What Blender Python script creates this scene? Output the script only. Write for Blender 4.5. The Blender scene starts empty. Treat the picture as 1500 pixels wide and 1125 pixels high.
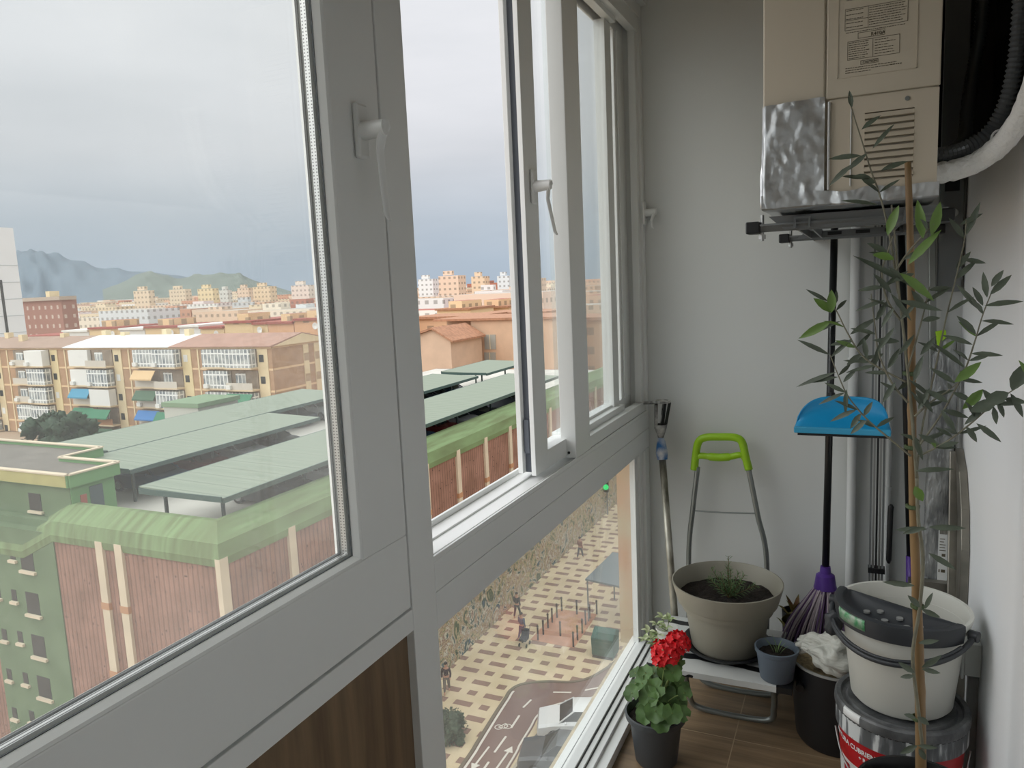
import bpy, bmesh, math, random
from math import sin, cos, pi, radians
from mathutils import Vector, Matrix, noise
random.seed(7)
S = bpy.context.scene
COL = S.collection

# ------------------------------------------------------------------ camera
W, H, FPX = 1500, 1125, 1094.3
YAW, PITCH, ROLL = radians(24.775), radians(7.715), radians(-2.547)
CAMLOC = Vector((0, 0, 1.3))
_f = Vector((-sin(YAW)*cos(PITCH), cos(YAW)*cos(PITCH), -sin(PITCH)))
_r = Vector((cos(YAW), sin(YAW), 0)); _u = _r.cross(_f)
RT = cos(ROLL)*_r + sin(ROLL)*_u; UP = -sin(ROLL)*_r + cos(ROLL)*_u; FW = _f
cd = bpy.data.cameras.new('camera'); cam = bpy.data.objects.new('camera', cd); COL.objects.link(cam)
cd.sensor_fit = 'HORIZONTAL'; cd.sensor_width = 36; cd.lens = FPX/W*36; cd.clip_start = 0.02; cd.clip_end = 60000
m3 = Matrix((RT, UP, -FW)).transposed()
cam.matrix_world = Matrix.Translation(CAMLOC) @ m3.to_4x4()
S.camera = cam

def at(px, py, X=None, Y=None, Z=None):
    """point of the place seen at px,py and lying on a given real plane (used to measure positions)"""
    v = FW + (px-W/2)/FPX*RT - (py-H/2)/FPX*UP
    if X is not None: t = (X-CAMLOC.x)/v.x
    elif Y is not None: t = (Y-CAMLOC.y)/v.y
    else: t = (Z-CAMLOC.z)/v.z
    return CAMLOC + t*v

# ------------------------------------------------------------------ light / world / exposure
S.view_settings.view_transform = 'Standard'; S.view_settings.look = 'None'
S.view_settings.gamma = 1; S.view_settings.exposure = 0.0; S.view_settings.use_curve_mapping = False
wd = bpy.data.worlds.new('overcast'); S.world = wd; wd.use_nodes = True
nt = wd.node_tree; nt.nodes.clear()
def N(nt, t, **k):
    n = nt.nodes.new(t)
    for a, b in k.items(): setattr(n, a, b)
    return n
def ramp(nt, stops, inp=None, interp='LINEAR'):
    r = N(nt, 'ShaderNodeValToRGB'); e = r.color_ramp.elements; r.color_ramp.interpolation = interp
    e[0].position = stops[0][0]; e[0].color = (*stops[0][1], 1)
    e[1].position = stops[-1][0]; e[1].color = (*stops[-1][1], 1)
    for p, c in stops[1:-1]:
        q = e.new(p); q.color = (*c, 1)
    if inp is not None: nt.links.new(inp, r.inputs[0])
    return r
tc = N(nt, 'ShaderNodeTexCoord'); sx = N(nt, 'ShaderNodeSeparateXYZ'); nt.links.new(tc.outputs['Generated'], sx.inputs[0])
mp = N(nt, 'ShaderNodeMapping'); mp.inputs['Scale'].default_value = (1.6, 1.6, 6.5); nt.links.new(tc.outputs['Generated'], mp.inputs[0])
nz = N(nt, 'ShaderNodeTexNoise'); nz.inputs['Scale'].default_value = 1.5; nz.inputs['Detail'].default_value = 5; nz.inputs['Roughness'].default_value = .5
nt.links.new(mp.outputs[0], nz.inputs[0])
rr = ramp(nt, [(0, (.42, .50, .59)), (.03, (.44, .52, .61)), (.09, (.53, .59, .66)), (.17, (.71, .73, .77)), (.36, (.86, .87, .90)), (.60, (1.3, 1.32, 1.36)), (1, (1.75, 1.75, 1.75))], sx.outputs[2])
cr = ramp(nt, [(.3, (.90, .91, .92)), (.7, (1.08, 1.07, 1.07))], nz.outputs[0])
mx = N(nt, 'ShaderNodeMix', data_type='RGBA', blend_type='MULTIPLY'); mx.inputs[0].default_value = 1
nt.links.new(rr.outputs[0], mx.inputs[6]); nt.links.new(cr.outputs[0], mx.inputs[7])
# brighter lobe added to the unseen sky, behind left, to lift the balcony light
SUN = Vector((-.62, -.55, .56)).normalized()
dt = N(nt, 'ShaderNodeVectorMath', operation='DOT_PRODUCT'); nt.links.new(tc.outputs['Generated'], dt.inputs[0]); dt.inputs[1].default_value = SUN
lobe = ramp(nt, [(0, (0, 0, 0)), (.45, (.02, .02, .02)), (.70, (.28, .28, .28)), (.88, (1.25, 1.24, 1.22)), (1, (2.5, 2.46, 2.42))], dt.outputs['Value'])
ad = N(nt, 'ShaderNodeMix', data_type='RGBA', blend_type='ADD'); ad.inputs[0].default_value = 1
nt.links.new(mx.outputs[2], ad.inputs[6]); nt.links.new(lobe.outputs[0], ad.inputs[7])
bg = N(nt, 'ShaderNodeBackground'); bg.inputs[1].default_value = 1.0
nt.links.new(ad.outputs[2], bg.inputs[0])
wo = N(nt, 'ShaderNodeOutputWorld'); nt.links.new(bg.outputs[0], wo.inputs[0])

# ------------------------------------------------------------------ materials
def lin(c):
    if isinstance(c, str):
        c = c.lstrip('#'); c = [int(c[i:i+2], 16)/255 for i in (0, 2, 4)]
        return tuple(x/12.92 if x <= .04045 else ((x+.055)/1.055)**2.4 for x in c)
    return tuple(c)
MATS = {}
def mat(name, col, rough=.6, metal=0., var=0., vs=20., bump=0., bs=60., col2=None, spec=None, trans=0., stretch=None):
    if name in MATS: return MATS[name]
    m = bpy.data.materials.new(name); m.use_nodes = True; t = m.node_tree; b = t.nodes['Principled BSDF']
    c = lin(col); b.inputs['Base Color'].default_value = (*c, 1); b.inputs['Roughness'].default_value = rough; b.inputs['Metallic'].default_value = metal
    if spec is not None: b.inputs['Specular IOR Level'].default_value = spec
    if trans: b.inputs['Transmission Weight'].default_value = trans
    co = N(t, 'ShaderNodeTexCoord'); vec = co.outputs['Object']
    if stretch:
        mp = N(t, 'ShaderNodeMapping'); mp.inputs['Scale'].default_value = stretch; t.links.new(vec, mp.inputs[0]); vec = mp.outputs[0]
    if var or col2:
        n = N(t, 'ShaderNodeTexNoise'); n.inputs['Scale'].default_value = vs; n.inputs['Detail'].default_value = 4; t.links.new(vec, n.inputs[0])
        c2 = lin(col2) if col2 else tuple(x*(1-var) for x in c)
        r = ramp(t, [(.36, c2), (.64, c)], n.outputs[0]); t.links.new(r.outputs[0], b.inputs['Base Color'])
    if bump:
        n2 = N(t, 'ShaderNodeTexNoise'); n2.inputs['Scale'].default_value = bs; n2.inputs['Detail'].default_value = 3; t.links.new(vec, n2.inputs[0])
        bp = N(t, 'ShaderNodeBump'); bp.inputs['Strength'].default_value = bump; bp.inputs['Distance'].default_value = .01
        t.links.new(n2.outputs[0], bp.inputs['Height']); t.links.new(bp.outputs[0], b.inputs['Normal'])
    MATS[name] = m; return m
def math_(t, op, a, b=None, c=None):
    n = N(t, 'ShaderNodeMath', operation=op)
    for i, v in enumerate((a, b, c)):
        if v is None: continue
        if isinstance(v, (int, float)): n.inputs[i].default_value = v
        else: t.links.new(v, n.inputs[i])
    return n.outputs[0]
def base(name):
    m = bpy.data.materials.new(name); m.use_nodes = True; MATS[name] = m
    return m, m.node_tree, m.node_tree.nodes['Principled BSDF']
def mixc(t, fac, a, b):
    n = N(t, 'ShaderNodeMix', data_type='RGBA')
    if isinstance(fac, (int, float)): n.inputs[0].default_value = fac
    else: t.links.new(fac, n.inputs[0])
    for i, v in ((6, a), (7, b)):
        if isinstance(v, tuple): n.inputs[i].default_value = (*v, 1)
        else: t.links.new(v, n.inputs[i])
    return n.outputs[2]
def objxyz(t):
    co = N(t, 'ShaderNodeTexCoord'); s = N(t, 'ShaderNodeSeparateXYZ'); t.links.new(co.outputs['Object'], s.inputs[0])
    return co, s.outputs
def noise_(t, vec, scale, detail=4):
    n = N(t, 'ShaderNodeTexNoise'); n.inputs['Scale'].default_value = scale; n.inputs['Detail'].default_value = detail; t.links.new(vec, n.inputs[0]); return n.outputs[0]

def glass_mat(name, dirt, tint=(.985, .993, .99), sc=3.):
    m = bpy.data.materials.new(name); m.use_nodes = True; t = m.node_tree; t.nodes.clear(); MATS[name] = m
    tr = N(t, 'ShaderNodeBsdfTransparent'); tr.inputs[0].default_value = (*tint, 1)
    gl = N(t, 'ShaderNodeBsdfGlossy'); gl.inputs['Roughness'].default_value = 0.0; gl.inputs[0].default_value = (1, 1, 1, 1)
    lw = N(t, 'ShaderNodeLayerWeight'); lw.inputs[0].default_value = .5
    fr = math_(t, 'ADD', .022, math_(t, 'MULTIPLY', math_(t, 'POWER', lw.outputs['Facing'], 5.), .8))
    mxs = N(t, 'ShaderNodeMixShader'); t.links.new(fr, mxs.inputs[0]); t.links.new(tr.outputs[0], mxs.inputs[1]); t.links.new(gl.outputs[0], mxs.inputs[2])
    out = N(t, 'ShaderNodeOutputMaterial'); last = mxs.outputs[0]
    if dirt:
        tl = N(t, 'ShaderNodeBsdfTranslucent'); tl.inputs[0].default_value = (.93, .94, .92, 1)
        co = N(t, 'ShaderNodeTexCoord'); n = noise_(t, co.outputs['Object'], sc, 3)
        n2 = noise_(t, co.outputs['Object'], 60, 2)
        sp = ramp(t, [(.70, (0, 0, 0)), (.76, (.25, .25, .25))], n2)
        fac = math_(t, 'ADD', math_(t, 'MULTIPLY', n, dirt*1.6), math_(t, 'MULTIPLY', sp.outputs[0], dirt*1.2))
        m2 = N(t, 'ShaderNodeMixShader'); t.links.new(fac, m2.inputs[0]); t.links.new(last, m2.inputs[1]); t.links.new(tl.outputs[0], m2.inputs[2]); last = m2.outputs[0]
    t.links.new(last, out.inputs[0]); return m
G_DIRTY = glass_mat('dirty_glass', .055)
G_CLEAN = glass_mat('window_glass', .012)
G_SMEAR = glass_mat('smeared_glass', .06, (.965, .985, .98), 5)

def wood_mat(name, c1, c2, axis, plank=None, joint=None):
    m, t, b = base(name); co, o = objxyz(t)
    mp = N(t, 'ShaderNodeMapping'); sc = [14, 14, 14]; sc[axis] = 1.2; mp.inputs['Scale'].default_value = sc
    t.links.new(co.outputs['Object'], mp.inputs[0]); n = noise_(t, mp.outputs[0], 2.2, 6)
    n3 = noise_(t, mp.outputs[0], 9, 3)
    f = math_(t, 'ADD', math_(t, 'MULTIPLY', n, .75), math_(t, 'MULTIPLY', n3, .25))
    r = ramp(t, [(.35, lin(c2)), (.65, lin(c1))], f); last = r.outputs[0]
    if plank:
        a = math_(t, 'PINGPONG', math_(t, 'ADD', o[1-axis], plank[1]), plank[0]/2)
        l1 = math_(t, 'LESS_THAN', a, .0016)
        bb = math_(t, 'PINGPONG', math_(t, 'ADD', o[axis], joint[1]), joint[0]/2)
        l2 = math_(t, 'LESS_THAN', bb, .0014)
        last = mixc(t, math_(t, 'MAXIMUM', l1, l2), last, lin('#a08c70'))
    t.links.new(last, b.inputs['Base Color']); b.inputs['Roughness'].default_value = .42
    return m
M_FLOOR = wood_mat('wood_tile_floor', '#937c60', '#6c5944', 0, (.42, -.02), (1.2, .14))
M_LAM = wood_mat('wood_laminate', '#806a50', '#5e4b38', 2)
M_PVC = mat('white_pvc', '#e4e6e4', .32)
M_GASK = mat('grey_gasket', '#4a4e50', .7)
M_WALL = mat('painted_wall', '#dcdedc', .75, bump=.05, bs=300)
M_CEIL = mat('painted_ceiling', '#c8c4bc', .8)
M_BLK = mat('black_plastic', '#141517', .45)
M_DGREY = mat('dark_grey_plastic', '#3c3f42', .5)
M_ALU = mat('brushed_aluminium', '#a9aaa8', .35, .9)
M_STEEL = mat('grey_steel_tube', '#8d9290', .35, .7)
M_SOIL = mat('potting_soil', '#2a211b', .95, var=.6, vs=90, bump=1., bs=120)

# ------------------------------------------------------------------ mesh builder
class MB:
    def __init__(s): s.v = []; s.f = []
    def add(s, vs, fs):
        o = len(s.v); s.v += [Vector(p) for p in vs]; s.f += [tuple(i+o for i in f) for f in fs]; return s
    def box(s, x0, x1, y0, y1, z0, z1):
        x0, x1 = sorted((x0, x1)); y0, y1 = sorted((y0, y1)); z0, z1 = sorted((z0, z1))
        return s.add([(x0,y0,z0),(x1,y0,z0),(x1,y1,z0),(x0,y1,z0),(x0,y0,z1),(x1,y0,z1),(x1,y1,z1),(x0,y1,z1)],
              [(0,3,2,1),(4,5,6,7),(0,1,5,4),(1,2,6,5),(2,3,7,6),(3,0,4,7)])
    def bar(s, a, b, w, h, up=(0, 0, 1)):
        a, b = Vector(a), Vector(b); d = (b-a).normalized(); u = Vector(up)
        if abs(d.dot(u)) > .98: u = Vector((0, 1, 0))
        r = d.cross(u).normalized(); u = r.cross(d)
        vs = [p+sx*r*w/2+sz*u*h/2 for p in (a, b) for sx, sz in ((-1,-1),(1,-1),(1,1),(-1,1))]
        return s.add(vs, [(0,1,2,3),(7,6,5,4),(0,4,5,1),(1,5,6,2),(2,6,7,3),(3,7,4,0)])
    def prism(s, pts, off):
        """closed outline pts extruded by vector off"""
        n = len(pts); off = Vector(off); p = [Vector(q) for q in pts]
        return s.add(p+[q+off for q in p], [tuple(range(n))[::-1], tuple(range(n, 2*n))]+[(i, (i+1) % n, n+(i+1) % n, n+i) for i in range(n)])
    def tube(s, path, r, n=10, cap=True):
        P = [Vector(p) for p in path]; k = len(P)
        R_ = r if isinstance(r, (list, tuple)) else [r]*k
        d0 = (P[1]-P[0]).normalized(); ref = Vector((0, 0, 1)) if abs(d0.z) < .9 else Vector((1, 0, 0))
        u = d0.cross(ref).normalized(); vs = []
        for i in range(k):
            d = (P[min(i+1, k-1)]-P[max(i-1, 0)]).normalized(); u = (u-d*u.dot(d)).normalized(); w = d.cross(u)
            vs += [P[i]+R_[i]*(cos(2*pi*j/n)*u+sin(2*pi*j/n)*w) for j in range(n)]
        fs = [(i*n+j, i*n+(j+1) % n, (i+1)*n+(j+1) % n, (i+1)*n+j) for i in range(k-1) for j in range(n)]
        if cap: fs += [tuple(range(n))[::-1], tuple(range((k-1)*n, k*n))]
        return s.add(vs, fs)
    def lathe(s, prof, c=(0, 0, 0), n=40, a0=0, a1=2*pi, closed=False):
        c = Vector(c); full = abs(a1-a0-2*pi) < 1e-6; m = n if full else n+1; vs = []
        for r, z in prof:
            for j in range(m):
                a = a0+(a1-a0)*j/n; vs.append(c+Vector((r*cos(a), r*sin(a), z)))
        k = len(prof); fs = []
        for i in range(k-1 if not closed else k):
            i2 = (i+1) % k
            for j in range(n):
                j2 = (j+1) % m if full else j+1
                fs.append((i*m+j, i*m+j2, i2*m+j2, i2*m+j))
        return s.add(vs, fs)
    def grid(s, fn, nu, nv):
        vs = [fn(i/nu, j/nv) for i in range(nu+1) for j in range(nv+1)]
        fs = [(i*(nv+1)+j, (i+1)*(nv+1)+j, (i+1)*(nv+1)+j+1, i*(nv+1)+j+1) for i in range(nu) for j in range(nv)]
        return s.add(vs, fs)
    def blob(s, c, r, seed=0, amp=.25, fq=1.6, sub=3, sc=(1, 1, 1)):
        bm = bmesh.new(); bmesh.ops.create_icosphere(bm, subdivisions=sub, radius=1)
        vs = []
        for v in bm.verts:
            q = v.co.copy(); k = 1+amp*noise.noise(q*fq+Vector((seed*7.1, seed*3.3, 0)))*1.6
            vs.append(Vector(c)+Vector((q.x*r*k*sc[0], q.y*r*k*sc[1], q.z*r*k*sc[2])))
        fs = [tuple(v.index for v in f.verts) for f in bm.faces]; bm.free(); return s.add(vs, fs)
    def leaf(s, b, d, L, w, up=(0, 0, 1), curl=.15, fold=.25):
        b, d = Vector(b), Vector(d).normalized(); u = Vector(up); r = d.cross(u)
        if r.length < .05: r = d.cross(Vector((1, 0, .3)))
        r.normalize(); nn = r.cross(d); vs = [b]
        prof = [(.12, .45), (.35, .95), (.6, .9), (.83, .5)]
        for t, k in prof:
            c = b+d*L*t-nn*L*curl*t*t
            vs += [c-r*w*k/2+nn*w*k*fold, c, c+r*w*k/2+nn*w*k*fold]
        vs.append(b+d*L-nn*L*curl)
        fs = [(0, 2, 1), (0, 3, 2)]
        for i in range(3):
            a = 1+3*i; fs += [(a, a+1, a+4, a+3), (a+1, a+2, a+5, a+4)]
        fs += [(10, 11, 13), (11, 12, 13)]
        return s.add(vs, fs)
    def build(s, name, m, parent=None, smooth=False, bevel=0, solid=0, sub=0, auto=False):
        me = bpy.data.meshes.new(name); o = bpy.data.objects.new(name, me); COL.objects.link(o)
        off = Vector((0, 0, 0)); p = parent
        while p is not None: off += p.location; p = p.parent
        if parent is None and s.v:   # origin at the base of the thing
            xs = [v.x for v in s.v]; ys = [v.y for v in s.v]; zs = [v.z for v in s.v]
            off = Vector(((min(xs)+max(xs))/2, (min(ys)+max(ys))/2, min(zs))); o.location = off
        else: o.parent = parent
        if getattr(s, 'keep_world', False) and parent is None: off = Vector((0, 0, 0)); o.location = off
        me.from_pydata([tuple(v-off) for v in s.v], [], s.f); me.update()
        if s.f:
            bm = bmesh.new(); bm.from_mesh(me); bmesh.ops.recalc_face_normals(bm, faces=bm.faces); bm.to_mesh(me); bm.free()
        me.materials.append(m)
        if smooth:
            for q in me.polygons: q.use_smooth = True
            if auto: me.set_sharp_from_angle(angle=radians(40))
        if solid:
            k = o.modifiers.new('solid', 'SOLIDIFY'); k.thickness = solid
        if bevel:
            k = o.modifiers.new('bevel', 'BEVEL'); k.width = bevel; k.segments = 2; k.limit_method = 'ANGLE'
        if sub:
            k = o.modifiers.new('sub', 'SUBSURF'); k.levels = sub; k.render_levels = sub
        return o
def B(*a): return MB().box(*a)
def thing(name, loc, label=None, cat=None, group=None, kind=None):
    o = bpy.data.objects.new(name, None); COL.objects.link(o); o.location = loc; o.empty_display_size = .1
    return tag(o, label, cat, group, kind)
def tag(o, label=None, cat=None, group=None, kind=None):
    if label: o['label'] = label
    if cat: o['category'] = cat
    if group: o['group'] = group
    if kind: o['kind'] = kind
    return o
def copy_tree(o, loc, rz=0):
    c = o.copy(); COL.objects.link(c); c.location = loc; c.rotation_euler = (0, 0, rz)
    for ch in o.children:
        d = ch.copy(); COL.objects.link(d); d.parent = c
        for g in ch.children:
            e = g.copy(); COL.objects.link(e); e.parent = d
    return c
def text_mesh(txt, size, fn, depth=0.0004, bold=0.0):
    """lettering turned into a mesh; fn maps (u,v,w) on the flat text to the place"""
    cu = bpy.data.curves.new('t', 'FONT'); cu.body = txt; cu.size = size; cu.extrude = depth; cu.offset = bold; cu.resolution_u = 3
    ob = bpy.data.objects.new('t', cu); COL.objects.link(ob); dg = bpy.context.evaluated_depsgraph_get()
    me = bpy.data.meshes.new_from_object(ob.evaluated_get(dg)); b = MB()
    b.add([fn(v.co.x, v.co.y, v.co.z) for v in me.vertices], [tuple(p.vertices) for p in me.polygons])
    bpy.data.objects.remove(ob); bpy.data.curves.remove(cu); bpy.data.meshes.remove(me); return b
def bez(p, n=10):
    """smooth path through points"""
    P = [Vector(q) for q in p]; out = []
    for i in range(len(P)-1):
        a, b_, c, d = P[max(i-1, 0)], P[i], P[i+1], P[min(i+2, len(P)-1)]
        for k in range(n):
            t = k/n; out.append(.5*((2*b_)+(-a+c)*t+(2*a-5*b_+4*c-d)*t*t+(-a+3*b_-3*c+d)*t**3))
    out.append(P[-1]); return out

# ================================================================== THE BALCONY ROOM
D = 2.5; XR = .283; XW = -.64; YB = -1.9; ZC = 2.34
def st(o): o['kind'] = 'structure'; return o
st(B(-.70, XR+.12, YB-.1, D+.12, -.12, 0).build('floor', M_FLOOR))
st(B(-.76, XR+.2, YB-.1, D+.12, ZC, ZC+.12).build('ceiling', M_CEIL))
# far wall with a dark service recess in its right upper corner
w = MB(); RZ = 1.535; RX = .135
w.box(-.672, RX, D, D+.12, 0, ZC); w.box(RX, XR+.12, D, D+.12, 0, RZ)
st(w.build('wall_back', mat('back_wall_shaded_white', '#d3d5d3', .75)))  # wall white toned darker, the less lit copy
w = MB(); w.box(XR, XR+.12, YB, 0.2, 0, ZC); w.box(XR, XR+.12, .2, D, 0, RZ); w.box(XR, XR+.12, .2, D, 2.25, ZC)
st(w.build('wall_right', mat('right_wall_lit_white', '#f1f3f5', .75)))  # lighter copy of the wall white, window light put into its colour
st(B(-.76, XR+.12, YB-.1, YB, 0, ZC).build('wall_front', M_WALL))
w = MB(); w.box(-.76, -.62, YB, D, 2.16, ZC)
st(w.build('wall_left', M_WALL))
st(B(-.70, -.655, YB, .967, 0, .75).build('trim_1', M_LAM))['label'] = 'dark wood laminate spandrel panel below the casement window'
# dark window of the flat, seen behind the pipes
M_DARKG = mat('dark_glass', '#0c0d0d', .25, spec=.3); M_FRD = mat('grey_painted_frame', '#6f7472', .5)
w4 = st(thing('window_4', (XR+.08, 1.35, RZ))); w4['label'] = 'unlit dark window opening behind the corrugated pipes'
B(XR+.06, XR+.07, .2, D+.1, RZ, 2.25).build('pane', M_DARKG, w4)
B(RX, XR+.06, D+.06, D+.07, RZ, ZC).build('pane', M_DARKG, w4)
w = MB(); w.box(.214, .224, D-.040, D-.030, 1.36, ZC-.01); w.box(XR+.03, XR+.06, 1.35, 1.39, RZ, 2.25)
w.build('window_frame', M_FRD, w4)

# ------------------------------------------------------------------ window 1 (casement sash, left)
ZT = 2.16
w1 = st(thing('window_1', (XW, .3, .72))); w1['label'] = 'large white casement sash with double glazing, left of the mullion'
fr = MB()
fr.box(-.71, XW, .967, 1.041, 0, ZT)                    # mullion down to the floor
fr.box(-.71, XW, YB, .9668, .75, .7862)                 # outer frame rail
fr.box(-.71, XW, YB, .9668, 2.12, ZT)
fr.build('frame', M_PVC, w1, bevel=.0015)
def sash(y0, y1, par, first):
    s_ = MB(); xi, xo, mg_ = -.6395, -.684, .114
    a, b, c, d = y0+mg_, y1-mg_, .912, 2.02
    s_.box(xo, xi, y0, y1, .791, c); s_.box(xo, xi, y0, y1, d, 2.118)
    s_.box(xo, xi, b, y1, c, d); s_.box(xo, xi, y0, a, c, d)
    s_.build('sash', M_PVC, par, bevel=.002)
    w_ = .008
    def ring(x, i): return [(x, a+i, c+i), (x, b-i, c+i), (x, b-i, d-i), (x, a+i, d-i)]
    fs = [(k*4+j, k*4+(j+1) % 4, ((k+1) % 4)*4+(j+1) % 4, ((k+1) % 4)*4+j) for k in range(4) for j in range(4)]
    def loop(name, m, prof): bd = MB(); bd.add(sum([ring(x, i) for x, i in prof], []), fs); return bd.build(name, m, par)
    loop('glazing_bead', M_PVC, ((xi-.001, 0), (xi-.003, .003), (-.6525, w_), (-.6525, 0)))
    for x, h_ in ((-.6525, .0008), (-.6748, .0016)): loop('gasket', M_GASK, ((x, w_-.001), (x-.0024, w_-.001), (x-.0024, w_+h_), (x, w_+h_)))
    if 'spacer' in MATS: m = MATS['spacer']
    else:
        m, t, bs_ = base('spacer'); co, o = objxyz(t)
        hole = math_(t, 'LESS_THAN', math_(t, 'PINGPONG', o[2], .0022), .0009)
        xx = math_(t, 'ABSOLUTE', math_(t, 'SUBTRACT', math_(t, 'ABSOLUTE', math_(t, 'ADD', o[0], .0250)), .0026))
        hole = math_(t, 'MULTIPLY', hole, math_(t, 'LESS_THAN', xx, .0010))
        t.links.new(mixc(t, hole, (.66, .66, .64), (.12, .12, .12)), bs_.inputs['Base Color']); bs_.inputs['Metallic'].default_value = .5; bs_.inputs['Roughness'].default_value = .3
    loop('spacer_bar', m, ((-.6605, w_-.004), (-.6695, w_-.004), (-.6695, w_+.002), (-.6605, w_+.002)))
    loop('outer_bead', M_PVC, ((-.6775, w_-.006), (-.6775, w_+.0025), (-.6842, w_-.001), (-.6842, w_-.006)))
    B(-.6600, -.6555, a+.004, b-.004, c+.004, d-.004).build('glass_pane', G_CLEAN, par)
    B(-.6742, -.6702, a+.004, b-.004, c+.004, d-.004).build('glass_pane', G_DIRTY, par)
sash(-.34, .962, w1, True)
w1b = st(thing('window_5', (XW, -1.1, .75))); w1b['label'] = 'white casement sash of the balcony behind the viewpoint'
B(-.71, XW, -.42, -.345, 0, ZT).build('frame', M_PVC, w1b, bevel=.0015)
sash(YB+.02, -.425, w1b, False)
def lever(par, y, z, xf, neck, tilt, L, M_=M_PVC):
    """white window lever: rose, neck out of the sash, blade hanging down"""
    r = MB(); r.box(xf, xf+.009, y-.0145, y+.0145, z-.038, z+.038); r.build('handle_rose', M_, par, bevel=.006)
    h = MB(); a = Vector((xf+.006, y, z)); e = Vector((xf+neck, y+.002, z+.002))
    h.tube([a, a.lerp(e, .6), e], [.0135, .0120, .0110], 16)
    d = Vector((0, sin(tilt), -cos(tilt))); q = []
    for k, (s_, o_) in enumerate(((-.009, .001), (0, 0), (.014, -.008), (.032, -.012), (L*.93, -.007), (L, -.003))):
        q.append(e+d*s_+Vector((o_, 0, 0)))
    side = d.cross(Vector((1, 0, 0)))
    vs = []; ww = [.006, .0100, .0100, .0085, .0070, .004]; tt = [.003, .0045, .0040, .0032, .003, .002]
    for p_, a_, b_ in zip(q, ww, tt):
        vs += [p_+side*a_*cos(2*pi*j/12)+Vector((b_*sin(2*pi*j/12), 0, 0)) for j in range(12)]
    n = 12; fs = [(i*n+j, i*n+(j+1) % n, (i+1)*n+(j+1) % n, (i+1)*n+j) for i in range(5) for j in range(n)]+[tuple(range(12)), tuple(range(60, 72))]
    h.add(vs, fs); h.build('handle', M_, par, smooth=True, auto=True)
lever(w1, .908, 1.520, -.6395, .044, .0, .128)

# ------------------------------------------------------------------ window 2 (sliding, right)
w2 = st(thing('window_2', (XW, 1.7, .72))); w2['label'] = 'white sliding window, open on its left, right of the mullion'
f = MB()
f.box(-.745, XW, 1.0412, D, .717, .783); f.box(-.745, -.6415, 1.0412, D, .783, .785)
f.box(-.745, XW, 1.0412, D, .785, .838)
f.box(-.6445, -.6400, 1.0412, D, .838, .8475)          # inner lip
f.box(-.6520, -.6490, 1.0412, D, .838, .8460)          # second ridge of the track
f.box(-.745, -.738, 1.0412, D, .838, .850)             # outer lip
f.box(-.700, -.697, 1.0412, D, .838, .842)
f.box(-.745, XW, 1.0412, D, 2.12, ZT)
f.box(-.660, XW, 2.472, D, .8475, 2.12)                # right jamb, stepped
f.box(-.668, -.660, 2.485, D, .8475, 2.12)
f.box(-.745, -.668, 2.46, D, .8475, 2.12)
f.build('frame', M_PVC, w2, bevel=.001)
f = MB()
f.box(-.682, XW, 1.760, 1.873, .8476, 2.12); f.build('fixed_stile', M_PVC, w2, bevel=.002)
k = MB(); k.tube([(-.660, 1.7585, .862), (-.660, 1.7612, .862)], .0035, 14)
k.build('drain_hole', M_BLK, w2)
f = MB()                                               # fixed light behind the stile
f.box(-.672, -.644, 1.873, 2.472, .8476, .880); f.box(-.672, -.644, 1.873, 2.472, 2.075, 2.12)
f.box(-.672, -.648, 2.445, 2.472, .880, 2.075)
f.box(-.722, -.690, 1.80, 2.46, .850, .905); f.box(-.722, -.690, 1.80, 2.46, 2.06, 2.12); f.box(-.722, -.690, 2.35, 2.46, .905, 2.06)
f.box(-.690, -.684, 2.37, 2.40, .905, 2.06)
f.build('fixed_frame', M_PVC, w2, bevel=.0015)
B(-.7085, -.7045, 1.80, 2.352, .90, 2.065).build('glass_pane', G_SMEAR, w2)
# sliding sash parked behind the stile: hollow end profile, face, rails
f = MB(); y0 = 1.556
f.box(-.678, -.6665, y0, y0+.078, .8525, 2.118); f.box(-.717, -.705, y0+.012, y0+.078, .8525, 2.118)
f.box(-.717, -.6665, y0+.078, 2.30, .8525, .898); f.box(-.717, -.6665, y0+.078, 2.30, 2.06, 2.118)
f.box(-.717, -.6835, 2.24, 2.30, .898, 2.06)
f.build('sliding_sash', M_PVC, w2, bevel=.001)
f = MB(); f.box(-.705, -.678, y0+.03, y0+.05, .8525, 2.118); f.box(-.702, -.690, y0+.020, y0+.03, .90, .98); f.build('brush_groove', mat('grey_brush', '#5b6068', .8), w2)
B(-.6955, -.6915, y0+.07, 2.25, .895, 2.062).build('glass_pane', G_CLEAN, w2)
lever(w2, 1.600, 1.512, -.6665, .044, .33, .115)
lever(w2, 2.478, 1.508, -.640, .042, -.45, .06)

# ------------------------------------------------------------------ window 3 (fixed glass down to the floor)
w3 = st(thing('window_3', (XW, 1.7, 0))); w3['label'] = 'fixed floor-level window below the sliding one, looking down on the street'
f = MB()
f.box(-.668, -.640, 2.44, D, 0.0, .716); f.box(-.672, -.650, 2.405, 2.44, 0.0, .716); f.box(-.676, -.657, 2.37, 2.405, 0.0, .716)
f.box(-.600, -.572, 1.0412, D, 0, .030); f.box(-.715, -.600, 1.0412, D, 0, .010)
f.box(-.618, -.600, 1.0412, D, .010, .040); f.box(-.634, -.620, 1.0412, D, .010, .048); f.box(-.668, -.637, 1.0412, 2.40, .010, .055)
f.build('frame', M_PVC, w3, bevel=.001)
b = MB()
for x, y in ((-.6585, 2.4040), (-.6525, 2.4390)): b.box(x-.001, x+.0006, y-.001, y+.001, .05, .7165)
for x, z in ((-.6355, .0485), (-.619, .041), (-.6685, .054)): b.box(x-.0015, x+.0015, 1.045, 2.37, .03, z+.001)
b.build('gasket', M_GASK, w3)
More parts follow.
